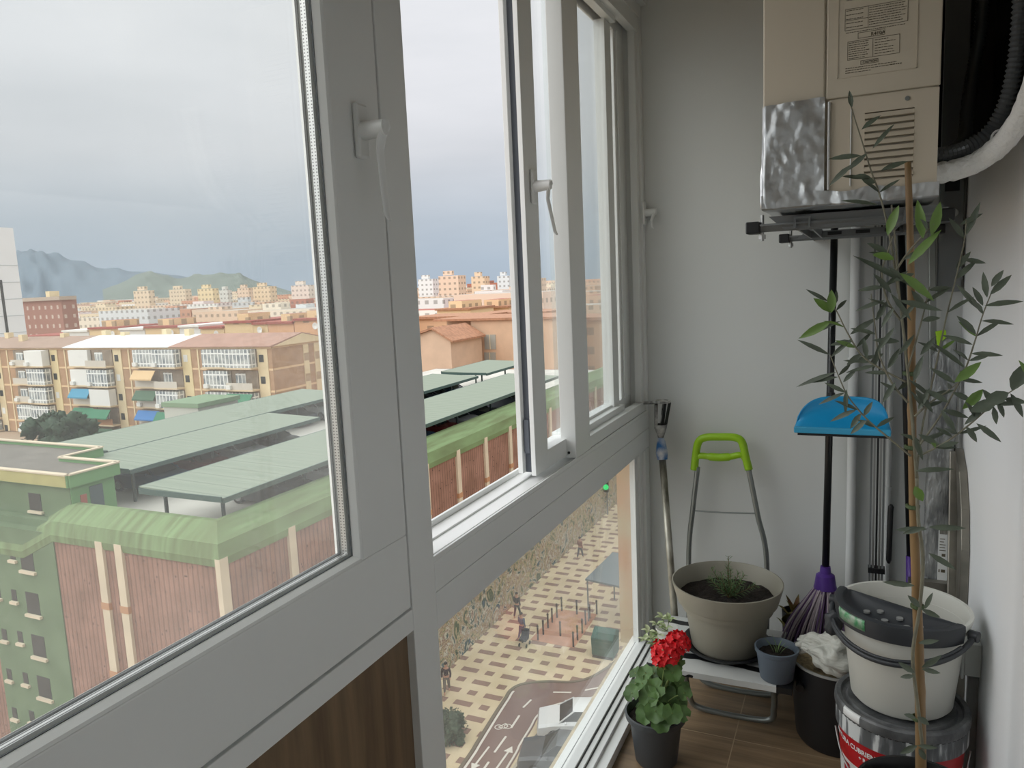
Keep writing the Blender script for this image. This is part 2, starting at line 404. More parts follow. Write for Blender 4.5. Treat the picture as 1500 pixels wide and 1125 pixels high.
B(-.664, -.660, 1.0412, 2.375, .054, .7165).build('glass_pane', G_SMEAR, w3)

# outside sill ledge and pier of our own facade
M_LEDGE = mat('ledge_stone', '#c8b898', .85, var=.28, vs=14, stretch=(1, 3, 1))
st(B(-.752, -.668, .6, 2.75, -.16, -.04).build('trim_2', M_LEDGE))['label'] = 'beige stone ledge outside the floor-level window'
st(B(-.770, -.673, 2.53, 3.0, -.04, 2.4).build('trim_3', mat('pier_render', '#b98f6c', .9, var=.3, vs=6, col2='#b8a888')))['label'] = 'brownish pier of the facade just outside the window'

# ================================================================== AIR CONDITIONER
YA = 1.57
M_AC = mat('cream_enamel', '#cac1ae', .42, var=.03, vs=3); M_AC2 = mat('cream_plastic', '#c5bba8', .5)
ac = thing('air_conditioner', (-.016, YA+.4, 1.425), 'cream outdoor air conditioning unit with foil-wrapped corner on wall brackets', 'air conditioner')
o = B(-.163, .130, YA+.004, YA+.79, 1.428, 2.02).build('casing', M_AC, ac, bevel=.008)
o = B(-.166, -.0565, YA-.001, YA+.006, 1.600, 2.02).build('front_panel', M_AC, ac, bevel=.003)
b = MB(); b.box(-.054, .132, YA, YA+.005, 1.612, 2.02); b.build('side_panel', M_AC, ac, bevel=.002)
# seam shadow gap + bead round the rating plate
b = MB()
for (x0, x1, z0, z1) in ((-.036, .094, 1.646, 1.6475), (-.036, -.0345, 1.646, 2.01), (.0925, .094, 1.646, 2.01)): b.box(x0, x1, YA-.0012, YA, z0, z1)
b.build('embossed_border', M_AC2, ac)
# lower cover with louvres
b = MB(); zs = [1.4585+i*.0118 for i in range(11)]; lx0, lx1 = .012, .092
b.box(-.050, lx0, YA-.006, YA+.004, 1.440, 1.608); b.box(lx1, .130, YA-.006, YA+.004, 1.440, 1.608)
b.box(lx0, lx1, YA-.006, YA+.004, 1.440, zs[0]); b.box(lx0, lx1, YA-.006, YA+.004, zs[-1]+.002, 1.608)
for i in range(10):
    z = zs[i]; z2 = zs[i+1]
    b.add([(lx0, YA-.010, z+.0035), (lx1, YA-.010, z+.0035), (lx1, YA-.0055, z2), (lx0, YA-.0055, z2), (lx0, YA+.003, z+.0035), (lx1, YA+.003, z+.0035), (lx1, YA+.002, z2), (lx0, YA+.002, z2)],
          [(0, 1, 2, 3), (4, 5, 6, 7), (0, 1, 5, 4), (3, 2, 6, 7), (0, 3, 7, 4), (1, 2, 6, 5)])
cv = b.build('valve_cover', M_AC2, ac)
b = MB(); b.tube([(.080, YA-.0075, 1.595), (.080, YA-.004, 1.595)], .004, 16); b.build('screw', M_STEEL, cv)
M_INK = mat('printed_ink', '#57503f', .7)
def acx(x, z): return lambda u, v, w_: (x+u, YA-.0006-w_*.5, z+v)
b = MB()
def rule(x0, x1, z0, z1): b.box(x0, x1, YA-.0006, YA+.0002, z0, z1)
def frame_(x0, x1, z0, z1, t=.0006):
    rule(x0, x1, z0, z0+t); rule(x0, x1, z1-t, z1); rule(x0, x0+t, z0, z1); rule(x1-t, x1, z0, z1)
frame_(-.024, .078, 1.728, 1.765); rule(.014, .0146, 1.728, 1.765); rule(-.024, .014, 1.745, 1.7456)
frame_(-.002, .042, 1.7115, 1.7215)
frame_(-.019, .066, 1.676, 1.7085); rule(.0225, .0231, 1.676, 1.7085)
frame_(.003, .032, 1.6655, 1.6725)
random.seed(3)
def scrib(x0, x1, z, h=.0010):
    x = x0
    while x < x1:
        l = random.uniform(.002, .006); b.box(x, min(x+l, x1), YA-.0005, YA+.0001, z, z+h); x += l+.0009
for i in range(8): scrib(.016, .076-random.uniform(0, .01), 1.761-i*.0041)
for i in range(5): scrib(-.022, .006, 1.7615-i*.0072)
for i in range(8): scrib(-.017, .018-random.uniform(0, .008), 1.7050-i*.0038)
for i in range(6): scrib(.026, .060-random.uniform(0, .014), 1.7040-i*.0047)
scrib(-.022, .074, 1.7235); scrib(-.022, .062, 1.6615); scrib(-.022, .055, 1.6575); scrib(-.022, .02, 1.6535); scrib(.052, .070, 1.6575, .0015)
scrib(-.018, .0, 1.789, .0018); scrib(.062, .072, 1.786, .0026); scrib(-.022, .03, 1.7795)
for i in range(9): scrib(-.022, .07-random.uniform(0, .03), 1.80+i*.012, .0012)
pl = b.build('rating_label', M_INK, ac)
text_mesh('R410A', .0085, acx(.019, 1.7130), bold=.0001).build('lettering', M_INK, pl)
text_mesh('CAUTION', .0052, acx(.0065, 1.6672), bold=.0001).build('lettering', M_INK, pl)
# crinkled foil around the lower left corner and along the bottom
M_FOIL = mat('crinkled_foil', '#c4c6c7', .3, .9, bump=.22, bs=28)
b = MB()
def crk(p, s_=1.): 
    v = Vector(p); w__ = Vector((v.x*1.6, v.y, v.z*.6)); return .0042*s_*(noise.noise(w__*17)+.55*abs(noise.noise(w__*42+Vector((3, 0, 0))))+.16*noise.noise(w__*110))
L_ = [(-.167, YA+.12), (-.168, YA-.001), (-.164, YA-.006), (-.056, YA-.006)]
def foil(u, v):
    t = u*3; i = min(int(t), 2); k = t-i; x = L_[i][0]*(1-k)+L_[i+1][0]*k; y = L_[i][1]*(1-k)+L_[i+1][1]*k
    top = 1.606+.008*noise.noise(Vector((u*9, 3, 0)))+.010*u
    z = 1.422+(top-1.422)*v; d = crk((x, y, z)); return Vector((x-d*(1 if u < .4 else .2), y-abs(d)*1.6-.001, z))
b.grid(foil, 66, 44)
b.build('foil_wrap', M_FOIL, ac, smooth=True)
b = MB()
def foil2(u, v):
    x = -.168+u*.302; q = v*3
    if q < 1: y, z = YA-.008, 1.446-.026*q+.005*noise.noise(Vector((x*20, 0, 0)))*(1-q)
    else: y, z = YA-.008+(q-1)*.3, 1.420
    d = crk((x, y, z), 1.2); return Vector((x, y-abs(d), z-abs(d)*.6))
b.grid(foil2, 70, 30); b.build('foil_wrap', M_FOIL, ac, smooth=True)
b = MB(); b.box(-.0505, -.0465, YA-.012, YA-.006, 1.446, 1.606); b.box(-.012, -.010, YA-.009, YA-.006, 1.45, 1.59); b.build('foil_tape', mat('silver_tape', '#d0d2d2', .3, .6), ac, bevel=.001)

# ------------------------------------------------------------------ bracket
M_BRK = mat('grey_bracket_metal', '#747778', .45, .35)
br = thing('wall_bracket', (0, 2.0, 1.38), 'grey metal bracket with black end caps carrying the air conditioner', 'bracket')
for y, z, xa, xb in ((1.685, 1.398, -.195, .155), (2.33, 1.398, -.185, .200)):
    b = MB(); pts = [(xa, y-.02, z), (xa, y+.02, z), (xa, y+.02, z-.004), (xa, y+.004, z-.016), (xa, y-.004, z-.016), (xa, y-.02, z-.004)]
    b.prism(pts, (xb-xa, 0, 0)); b.build('cross_bar', M_BRK, br)
    for x, s_ in ((xa, -1), (xb, 1)):
        cpp = B(x-.012*s_-.0, x+.016*s_, y-.023, y+.023, z-.019, z+.006).build('end_cap', M_BLK, br, bevel=.003)
    b = MB(); b.tube([(xa+.015, y, z-.034), (xa+.015, y, z+.02)], .004, 10); b.tube([(xa+.015, y, z-.030), (xa+.015, y, z-.021)], .008, 6); b.build('bolt', M_ALU, br)
for x in (-.10, .10):
    b = MB()
    b.box(x-.016, x+.016, 1.66, D-.001, 1.404, 1.408); b.box(x-.016, x-.012, 1.66, D-.001, 1.386, 1.404); b.box(x+.012, x+.016, 1.66, D-.001, 1.386, 1.404)
    b.build('arm', M_BRK, br)
b = MB(); b.box(-.150, .165, 1.705, 2.255, 1.4085, 1.411); b.build('pan', M_BRK, br)
b = MB(); b.prism([(-.165, 1.665, 1.412), (.150, 1.665, 1.412), (.150, 1.672, 1.384), (-.135, 1.672, 1.384)], (0, .003, 0)); b.build('front_plate', M_BRK, br)
b = MB()                                               # pierced pan between the arms
pts = [(-.150, 1.386), (-.125, 1.404), (.170, 1.404), (.170, 1.386)]
b.prism([(x, 2.26, z) for x, z in pts], (0, .003, 0))
b.build('pierced_plate', M_BRK, br)
for x in (-.07, .0, .07):
    B(x, x+.035, 2.2585, 2.2600, 1.391, 1.400).build('slot', M_BLK, br)
b = MB(); b.box(.215, .275, D-.028, D-.001, 1.22, 2.2); up_ = b.build('wall_rail', M_BRK, br, bevel=.002)
b = MB(); b.tube([(.25, D-.036, 1.44), (.25, D-.027, 1.44)], .011, 16); b.build('bolt', M_ALU, up_)
b = MB(); b.box(.226, .262, D-.032, D-.028, 1.50, 1.56); b.build('rail_slot', M_BLK, up_)

# ------------------------------------------------------------------ pipes at the right
def corr(path, r, pitch=.0085, amp=.0019, n=14):
    P = bez(path, 14); L = [0]
    for i in range(1, len(P)): L.append(L[-1]+(P[i]-P[i-1]).length)
    out = []; rr_ = []; s_ = 0; i = 0; k = 0
    while s_ < L[-1]:
        while L[i+1] < s_: i += 1
        t = (s_-L[i])/(L[i+1]-L[i]); out.append(P[i].lerp(P[i+1], t)); rr_.append(r+(amp if k % 2 else -amp)); s_ += pitch/2; k += 1
    return MB().tube(out, rr_, n)
def path3(pp): return [at(x, y, Y=Y) for x, y, Y in pp]
M_CORR = mat('black_conduit', '#55585a', .2)
p = path3([(1352, 226, 1.60), (1385, 226, 1.62), (1420, 214, 1.64), (1452, 190, 1.64), (1474, 150, 1.62), (1487, 95, 1.6), (1494, 30, 1.58), (1499, -60, 1.56)])
tag(corr(p, .0125)  .build('corrugated_pipe', M_CORR, smooth=False), 'black corrugated pipe curving along the inside of the white pipe', 'pipe')
p = path3([(1385, 228, 1.72), (1412, 205, 1.95), (1417, 160, 2.0), (1426, 100, 2.05), (1436, 45, 2.05), (1441, -20, 2.05), (1446, -90, 2.05)])
tag(corr(p, .0125).build('corrugated_pipe', M_CORR, smooth=True), 'black corrugated pipe rising straight up behind the air conditioner', 'pipe')
p = bez(path3([(1350, 257, 1.60), (1385, 252, 1.61), (1425, 240, 1.62), (1465, 213, 1.60), (1497, 170, 1.57), (1520, 110, 1.54), (1532, 30, 1.52), (1536, -80, 1.5)]), 14)
b = MB(); b.tube(p, [.019+.0022*noise.noise(Vector((i*.35, 0, 5))) for i in range(len(p))], 18)
for v in b.v: v += Vector((noise.noise(v*60), noise.noise(v*60+Vector((9, 0, 0))), noise.noise(v*60+Vector((0, 9, 0)))))*.0016
tag(b.build('insulated_pipe', mat('white_pipe_wrap', '#e2e2de', .6, bump=.7, bs=90), smooth=True), 'white wrapped refrigerant pipe looping below the dark window', 'pipe')
q = at(1455, 196, Y=1.62)
b = MB()
for k in range(24):
    a = 2*pi*k/24
b.tube([q+Vector((.013*cos(a)*.8+.006, -.014, .013*sin(a)-.010)) for a in [pi*i/8 for i in range(17)]], .0022, 6)
tag(b.build('cable_tie', mat('clear_tie', '#d6d8d6', .3)), 'pale cable tie holding the black pipe to the white one', 'cable tie')

# ================================================================== THINGS AGAINST THE BACK WALL
M_WP = mat('white_pipe_plastic', '#dadcdc', .4)
b = MB(); b.tube([(.0, D-.018, .0), (.0, D-.018, 1.45)], .013, 16); b.tube([(.0, D-.018, 1.0), (.0, D-.018, 1.03)], .0155, 16)
tag(b.build('drain_pipe', M_WP, smooth=True, auto=True), 'thin white drain pipe running down the back wall behind the broom', 'pipe')
b = MB(); b.tube([(.103, D-.008, 0), (.103, D-.008, 1.42)], .007, 12)
for z in (.5, .62, 1.1): b.tube([(.103, D-.008, z), (.103, D-.008, z+.012)], .010, 12)
tag(b.build('water_hose', M_WP, smooth=True, auto=True), 'narrow white hose on the back wall right of the slatted rack', 'hose')
# black-poled mop, leaning on the wall
M_BP = mat('black_painted_pole', '#16181a', .3); M_PUR = mat('purple_plastic', '#4b2a80', .4)
mop = thing('string_mop', (-.06, 2.33, .16), 'purple string mop with a black pole, left of the slatted rack', 'mop')
a_, c_ = Vector((-.057, 2.44, 1.42)), at(1209, 846, Y=2.30)
MB().tube([c_, a_], .0105, 14).build('pole', M_BP, mop, smooth=True)
b = MB(); q = c_-Vector((0, 0, .02))
b.lathe([(.0, .055), (.014, .055), (.016, .035), (.026, .028), (.030, .0), (.033, -.012), (.0, -.012)], q, 20); b.build('socket', M_PUR, mop, smooth=True, auto=True)
random.seed(11)
for nm, cc, cnt in (('strands', mat('purple_yarn', '#6a5478', .9), 90), ('strands', mat('pale_yarn', '#b0a5ac', .9), 110)):
    b = MB()
    for i in range(cnt):
        a = random.uniform(0, 2*pi); r0 = random.uniform(.008, .028); sp = random.uniform(.02, .085); ln = random.uniform(.17, .22)
        p0 = q+Vector((r0*cos(a), r0*sin(a), -.005)); dx = -.022+sp*cos(a)*1.0
        pp = [p0, p0+Vector((dx*.35, sp*sin(a)*.3, -ln*.25)), p0+Vector((dx*.8, sp*sin(a)*.6, -ln*.62)), p0+Vector((dx*1.1, sp*sin(a)*.8, -ln))]
        b.tube(bez(pp, 4), .0027, 5)
    b.build(nm, cc, mop, smooth=True)
# dustpan hung on the pole
M_BLUE = mat('blue_plastic', '#1690c6', .35)
dp = thing('dustpan', (-.03, 2.28, .80), 'blue dustpan with black rubber lip clipped on the mop pole', 'dustpan')
x0, x1 = at(1163, 640, Y=2.26).x, at(1305, 640, Y=2.26).x; zb = at(1230, 634, Y=2.26).z; yb = 2.345; yf = 2.26
b = MB()
def pan(u, v):   # back scoop: half-round plate bulging towards the wall
    x = x0+(x1-x0)*u; s_ = abs(2*u-1); s5 = 1-u if u < .5 else u; hgt = .090*(1-s_**(3.4 if u < .5 else 6))**.6+.004
    z = zb+hgt*v; y = yb-.085*(1-v)**2.5*1.0-.03*s_**2*(1-(1-v)**2)-.015*v
    return Vector((x, y, z))
b.grid(pan, 36, 12)
b.build('scoop', M_BLUE, dp, smooth=True, solid=.003)
B(x0, x1, 2.252, 2.264, zb-.004, zb+.014).build('front_edge', mat('light_blue_plastic', '#3f9fc8', .35), dp, bevel=.003)
B(x0+.01, x1-.005, 2.253, 2.266, zb-.010, zb-.003).build('rubber_lip', M_BLK, dp)
b = MB(); b.tube([at(1218, 612, Y=2.352), at(1218, 575, Y=2.362)], .010, 12); b.build('clip', M_BLK, dp)
# slatted rack: slim upright rails
rk = thing('folded_rack', (.07, 2.44, .0), 'slim folded rack of dark and silver upright rails on the back wall', 'rack')
for i in range(5):
    x = .052+i*.0085; m = (M_BRK, M_ALU, M_BLK, M_ALU, M_BRK)[i]
    MB().bar((x+.003, 2.40, .20), (x, 2.46, 1.43), .0052, .016, up=(0, 1, 0)).build('rail', m, rk)
B(.050, .096, 2.395, 2.425, .385, .40).build('foot_cap', M_BLK, rk)
b = MB(); b.tube(bez([(.105, 2.40, .42), (.106, 2.40, .50), (.107, 2.405, .575), (.109, 2.405, .60)], 5), [.004]+[.008]*13+[.005, .004], 10); b.build('grip', M_BLK, rk, smooth=True)
# second black pole
b = MB(); pl2 = thing('broom', (.15, 2.38, .0), 'black broom pole with purple ferrule standing right of the slatted rack', 'broom')
MB().tube([(.158, 2.34, .46), (.117, 2.47, 1.46)], .0095, 14).build('pole', M_BP, pl2, smooth=True)
MB().tube([(.168, 2.31, .22), (.158, 2.34, .47)], [.016, .012], 14).build('ferrule', M_PUR, pl2, smooth=True)
b = MB(); b.prism([(.09, 2.28, .02), (.25, 2.28, .02), (.215, 2.29, .22), (.125, 2.29, .22)], (0, .05, 0)); b.build('bristles', M_BLK, pl2)
# grey flat tube leaning in the corner with a lime clip
gt = thing('metal_tube', (.22, 2.4, 0), 'dull silver oval tube leaning in the right corner behind the plant', 'tube')
MB().bar((.233, 2.38, .1), (.196, 2.475, 1.44), .020, .012, up=(0, 1, 0)).build('tube', mat('dull_silver', '#8f928e', .4, .6), gt, bevel=.004)
q = at(1377, 497, Y=2.40)
b = MB(); b.prism([q+Vector(v) for v in ((-.012, 0, .022), (.014, 0, .026), (.016, 0, .004), (.004, 0, -.006), (.002, 0, -.024), (-.006, 0, -.024), (-.008, 0, -.004))], (0, .012, 0)); b.build('lime_clip', mat('lime_plastic', '#9cc81e', .4), gt, bevel=.002)
# plastic-wrapped package with label
M_WRAP = mat('grey_film_wrap', '#9a9c9b', .12, .15, bump=.8, bs=22, var=.55, vs=9, col2='#474a4b', stretch=(3, 3, .8))
pk = thing('wrapped_package', (.21, 2.36, 0), 'long package in shiny transparent wrap with a printed label in the corner', 'package')
b = MB()
A0, A1 = Vector((.215, 2.300, .30)), Vector((.238, 2.425, 1.09))
def pkg(u, v):
    a = 2*pi*u; c = A0.lerp(A1, v); ww = .034+.004*noise.noise(Vector((u*5, v*14, 1))); hh = .020
    e = .5; X_ = abs(cos(a))**e*(1 if cos(a) > 0 else -1)*ww; Y_ = abs(sin(a))**e*(1 if sin(a) > 0 else -1)*hh
    k = 1 if v < .96 else .75
    return c+Vector((X_*k, Y_*k, 0))+Vector((0, .002*noise.noise(Vector((u*11, v*33, 4))), 0))
b.grid(pkg, 32, 50); b.build('wrap', M_WRAP, pk, smooth=True)
def face(v, du, dn): c = A0.lerp(A1, v); return c+Vector((du, -.0235-dn, 0))
b = MB(); b.prism([face(.12, .004, 0), face(.12, .028, 0), face(.345, .026, 0), face(.345, .002, 0)], (0, .0015, 0)); lb = b.build('paper_label', mat('paper_white', '#d4d6d4', .6), pk)
b = MB(); dz = (A1-A0)
def onl(v, x0, x1, h):
    p = face(v, x0, .0006); q_ = face(v, x1, .0006); r_ = face(v+h, x1, .0006); s_ = face(v+h, x0, .0006); b.prism([p, q_, r_, s_], (0, .0004, 0))
x = .005
while x < .023: l = random.choice((.0006, .0011)); onl(.318, x, x+l, .018); x += l+.0008
for i in range(5): onl(.300-i*.010, .006, .022-random.uniform(0, .006), .0026)
onl(.240, .012, .021, .010); onl(.185, .006, .009, .010); onl(.185, .012, .022, .010); onl(.135, .0155, .0235, .020)
b.build('lettering', M_INK, lb)
b = MB(); b.prism([face(.135, .006, .0008), face(.135, .013, .0008), face(.158, .0095, .0008)], (0, .0004, 0)); b.build('warning_triangle', mat('amber_print', '#b8872c', .6), lb)
# bent aluminium ladder section
la = thing('metal_ladder', (.26, 2.15, 0), 'worn aluminium ladder rail with round hole, standing right of the bucket', 'ladder')
b = MB(); xl = .262
prof = [(2.17, .0), (2.235, .0), (2.245, .5), (2.26, .62), (2.31, .71), (2.37, .76), (2.36, .79), (2.27, .745), (2.20, .66), (2.17, .56)]
M_LAD = mat('worn_aluminium', '#98948a', .35, .75, var=.35, vs=10)
b.prism([(xl, y, z) for y, z in prof], (.020, 0, 0)); b.build('side_rail', M_LAD, la, bevel=.002)
b = MB(); b.bar((.250, 2.13, 0), (.262, 2.36, .78), .028, .012, up=(0, -1, 0)); b.build('side_rail', M_LAD, la, bevel=.003)
q = Vector((.2445, 2.255, .455))
q = at(1411, 860, Y=2.245)
b = MB(); b.tube([q+Vector((0, -.008, 0)), q+Vector((0, .004, 0))], .009, 18); hl = b.build('hole_rim', M_ALU, la, smooth=True, auto=True)
b = MB(); b.tube([q+Vector((0, -.0086, 0)), q+Vector((0, -.002, 0))], .0068, 18); b.build('hole', M_BLK, hl)
b = MB(); b.box(.150, .262, 2.27, 2.295, .40, .425); b.build('rung', M_LAD, la)
# junction box and cable duct
jb = thing('junction_box', (.26, 1.95, .33), 'small white junction box on the right wall beside the bucket', 'junction box')
B(.248, .2825, 1.925, 2.01, .338, .418).build('box', mat('box_plastic', '#cfd2ce', .45), jb, bevel=.002)
B(.240, .2475, 1.918, 2.017, .331, .425).build('lid', mat('box_plastic', '#cfd2ce', .45), jb, bevel=.003)
st(B(.262, .2828, 1.955, 1.985, 0, .337).build('trim_4', mat('duct_grey', '#9a9c9a', .5)))['label'] = 'white cable duct running down from the junction box'

# ------------------------------------------------------------------ paint-stained extension pole with clamp
pp_ = thing('extension_pole', (-.53, 2.42, 0), 'paint-spattered metal pole with black clamp and blue grip in the left corner', 'pole')
M_POLE = mat('spattered_pole', '#6f6c60', .4, .5, var=.6, vs=30, col2='#b9b6aa', stretch=(1, 1, .3))
pt = at(970, 668, Y=2.415); pb = Vector((-.505, 2.30, .015))
MB().tube([pb, pt], .0115, 14).build('tube', M_POLE, pp_, smooth=True)
d = (pt-pb).normalized()
b = MB(); b.tube([pt-d*.012, pt+d*.012, pt+d*.05, pt+d*.066], [.017, .020, .014, .009], 14); b.build('grip', mat('blue_grip', '#2c6aa8', .5, var=.0, col2='#c9cccf', vs=26), pp_, smooth=True)
q = at(966, 622, Y=2.415)
M_SPL = mat('spattered_black', '#151515', .4, vs=28, col2='#b5b5b2')
b = MB(); tp = at(970, 588, Y=2.41)
b.lathe([(.0, -.012), (.008, 0), (.011, .012), (.019, .035), (.021, .050), (.020, .052), (.017, .036), (.009, .014)], pt+d*.055, 18); b.build('clamp_body', M_SPL, pp_, smooth=True)
for k in range(5):
    a = 2*pi*k/5+.3; u_ = Vector((cos(a), sin(a), 0)); c0 = pt+d*.09
    MB().bar(c0+u_*.016, tp+u_*.024+Vector((0, 0, -.004)), .009, .005).build('clamp_arm', M_SPL if k % 2 else M_BLK, pp_)
b = MB(); b.lathe([(.021, -.005), (.027, -.004), (.027, .003), (.021, .004)], tp, 24, closed=True); b.tube([tp+Vector((-.022, 0, -.004)), tp+Vector((-.060, -.012, -.004))], .006, 8); b.build('clamp_ring', mat('painted_ring', '#b9b9b4', .5, var=.8, vs=40), pp_, smooth=True, auto=True)

# ------------------------------------------------------------------ folded step ladder with lime handle, behind the pot
sl = thing('step_ladder', (-.38, 2.44, 0), 'folded step ladder with lime green handle behind the big pot', 'step ladder')
M_LIME = mat('lime_handle', '#93c21a', .4); Yh = 2.43
def pt_(x, y): return at(x, y, Y=Yh)
for s_ in (((1022, 684), (1015, 745), (1009, 810)), ((1096, 684), (1110, 755), (1123, 822))):
    P_ = [at(x, y, Y=Yh) for x, y in s_]; e = P_[-1]; P_.append(Vector((e.x, 2.41, .02)))
    MB().tube(bez(P_, 6), .0085, 12).build('frame_tube', M_STEEL, sl, smooth=True)
MB().tube([at(1014, 748, Y=Yh), at(1060, 751, Y=Yh), at(1108, 752, Y=Yh)], .0028, 8).build('cross_wire', M_STEEL, sl)
b = MB()
b.tube(bez([at(x, y, Y=Yh) for x, y in ((1017, 688), (1019, 668), (1023, 648), (1033, 641), (1055, 640), (1077, 641), (1087, 648), (1092, 668), (1097, 688))], 6), .0125, 14)
b.tube(bez([at(x, y, Y=Yh) for x, y in ((1018, 676), (1024, 668), (1040, 669), (1055, 670), (1070, 669), (1086, 667), (1095, 680))], 6), [.009]*6+[.0105]*6+[.013]*12+[.0105]*6+[.009]*7, 14)
b.build('handle', M_LIME, sl, smooth=True)

# ------------------------------------------------------------------ low bench wrapped with tape
be = thing('low_bench', (-.3, 2.1, 0), 'low metal stool wrapped in white and black tape under the big pot', 'bench')
M_TAPE = base('wrapped_tape')[0]; t = M_TAPE.node_tree; bs_ = t.nodes['Principled BSDF']; co, o = objxyz(t)
n = noise_(t, co.outputs['Object'], 12, 2)
s1 = math_(t, 'ADD', math_(t, 'ADD', o[1], math_(t, 'MULTIPLY', o[0], .06)), math_(t, 'MULTIPLY', n, .03))
blk = math_(t, 'MULTIPLY', math_(t, 'GREATER_THAN', math_(t, 'PINGPONG', math_(t, 'ADD', s1, .072), .05), .036), 1.)
rt = math_(t, 'GREATER_THAN', o[0], .125)
t.links.new(mixc(t, math_(t, 'MAXIMUM', blk, rt), lin('#c4c6c4'), lin('#1b1c1e')), bs_.inputs['Base Color']); bs_.inputs['Roughness'].default_value = .35
b = MB(); zp = .185; x0, x1, y0, y1 = -.53, -.135, 1.985, 2.32
def plat(u, v):
    a = 2*pi*v; yy = (y0+y1)/2+(y1-y0)/2*max(-1, min(1, 1.25*cos(a))); zz = zp+.011*max(-1, min(1, 1.6*sin(a)))
    x = x0+(x1-x0)*u; k = .0016*noise.noise(Vector((x*30, yy*20, zz*60))); return Vector((x, yy, zz+k))
b.grid(plat, 40, 36)
for xx in (x0, x1): b.add([plat((xx-x0)/(x1-x0), j/36) for j in range(36)], [tuple(range(36))])
b.build('platform', M_TAPE, be, smooth=True, auto=True)
for yy, in ((2.03,), (2.26,)):
    xa, xb = -.432, -.188
    P_ = [(xa, yy+.01, zp-.01), (xa+.002, yy+.06, .07), (xa+.03, yy+.085, .012), (xb-.03, yy+.085, .012), (xb-.002, yy+.06, .07), (xb, yy+.01, zp-.01)] if yy < 2.1 else [(xa, yy, zp-.01), (xa+.002, yy, .07), (xa+.03, yy, .012), (xb-.03, yy, .012), (xb-.002, yy, .07), (xb, yy, zp-.01)]
    MB().tube(bez(P_, 8), .0085, 12).build('leg', M_STEEL, be, smooth=True)
b = MB(); b.tube([(-.118, 2.02, zp-.004), (-.118, 2.30, zp-.004)], .011, 12); b.build('end_rod', M_BLK, be)

# ================================================================== POTS
def pot(name, label, cat, c, prof, m, rot=0): 
    t_ = thing(name, c, label, cat); MB().lathe(prof, c, 56).build('pot', m, t_, smooth=True, auto=True); return t_
def soil(par, c, r, z, m=None, amp=.006, seed=0):
    b = MB(); c = Vector(c)
    def fn(u, v): a = 2*pi*v; return c+Vector((r*u*cos(a), r*u*sin(a), z+amp*noise.noise(Vector((u*4*cos(a)+seed, u*4*sin(a), 0)))*1.5+amp*.8*noise.noise(Vector((u*15*cos(a)+seed, u*15*sin(a), 3)))))
    b.grid(fn, 16, 48); return b.build('soil', m or M_SOIL, par, smooth=True)
# big taupe pot with saucer
zb_ = .1975
cb = Vector((-.300, 2.155, zb_))
cb.x = -.328
sc = MB().lathe([(0, 0), (.105, 0), (.128, .016), (.129, .022), (.122, .022), (.100, .007), (0, .007)], cb, 48)
tag(sc.build('plant_saucer', mat('black_saucer', '#1a1c1f', .4), smooth=True, auto=True), 'black saucer under the big taupe pot', 'saucer')
cb2 = cb+Vector((0, 0, .0085))
bp_ = pot('flower_pot', 'big taupe plastic pot with a young rosemary on the low stool', 'pot', cb2, [(0, 0), (.098, 0), (.103, .006), (.1235, .1385), (.1240, .1395), (.1410, .1395), (.1425, .1415), (.1570, .192), (.1585, .199), (.155, .200), (.150, .193), (.139, .145), (.13, .120), (0, .118)], mat('taupe_plastic', '#918d80', .5))
soil(bp_, cb2, .138, .150, seed=2)
def sprig(b, base_, d, L, ln, w_, n, spread=.9):
    d = Vector(d).normalized()
    for i in range(n):
        t = .08+.92*i/n; p = base_+d*L*t; a = i*2.4; side = d.cross(Vector((cos(a), sin(a), .1))).normalized()
        b.leaf(p, side*spread+d*.75, ln*random.uniform(.7, 1.15)*(1-.35*t), w_, curl=.1)
random.seed(5)
M_ROS = mat('rosemary_green', '#5d7a4a', .6); q = cb2+Vector((.006, -.01, .152)); b = MB(); st_ = MB()
for k, (dx, dy, dz, L) in enumerate(((0, .05, 1, .125), (-.5, .1, .8, .095), (.45, 0, .75, .09), (-.75, -.1, .75, .08), (.85, .1, .5, .09), (.2, -.4, .8, .07), (-.2, -.4, .9, .08), (-.1, .4, .9, .09), (.3, .3, .8, .08), (.1, 0, 1.2, .09), (-.3, -.2, 1.2, .085), (.6, -.2, .9, .075))):
    d = Vector((dx, dy, dz)).normalized(); st_.tube([q, q+d*L], [.0014, .0007], 5); sprig(b, q, d, L, .024, .0028, 34)
b.build('foliage', M_ROS, bp_); st_.build('stem', mat('woody_stem', '#6a5a40', .8), bp_)
# small blue-grey pot
cs = Vector((-.178, 2.030, zb_-.001))
sp_ = pot('seedling_pot', 'small blue-grey pot with a few thin shoots on the end of the stool', 'pot', cs, [(0, 0), (.040, 0), (.043, .003), (.053, .076), (.057, .079), (.058, .089), (.054, .090), (.050, .080), (.046, .06), (0, .055)], mat('blue_grey_plastic', '#5b6672', .5))
soil(sp_, cs, .049, .070, amp=.002)
b = MB(); q = cs+Vector((0, 0, .070))
for dx, dy, dz, L in ((-.35, 0, 1, .05), (.1, .1, 1, .04), (.0, 0, 1, .055), (.45, 0, .9, .035), (-.1, -.1, 1, .03), (.25, 0, 1, .04)): b.leaf(q+Vector((dx*.02, 0, 0)), (dx, dy, dz), L, .005, curl=.25)
b.build('shoots', mat('shoot_green', '#6f8a52', .6), sp_)
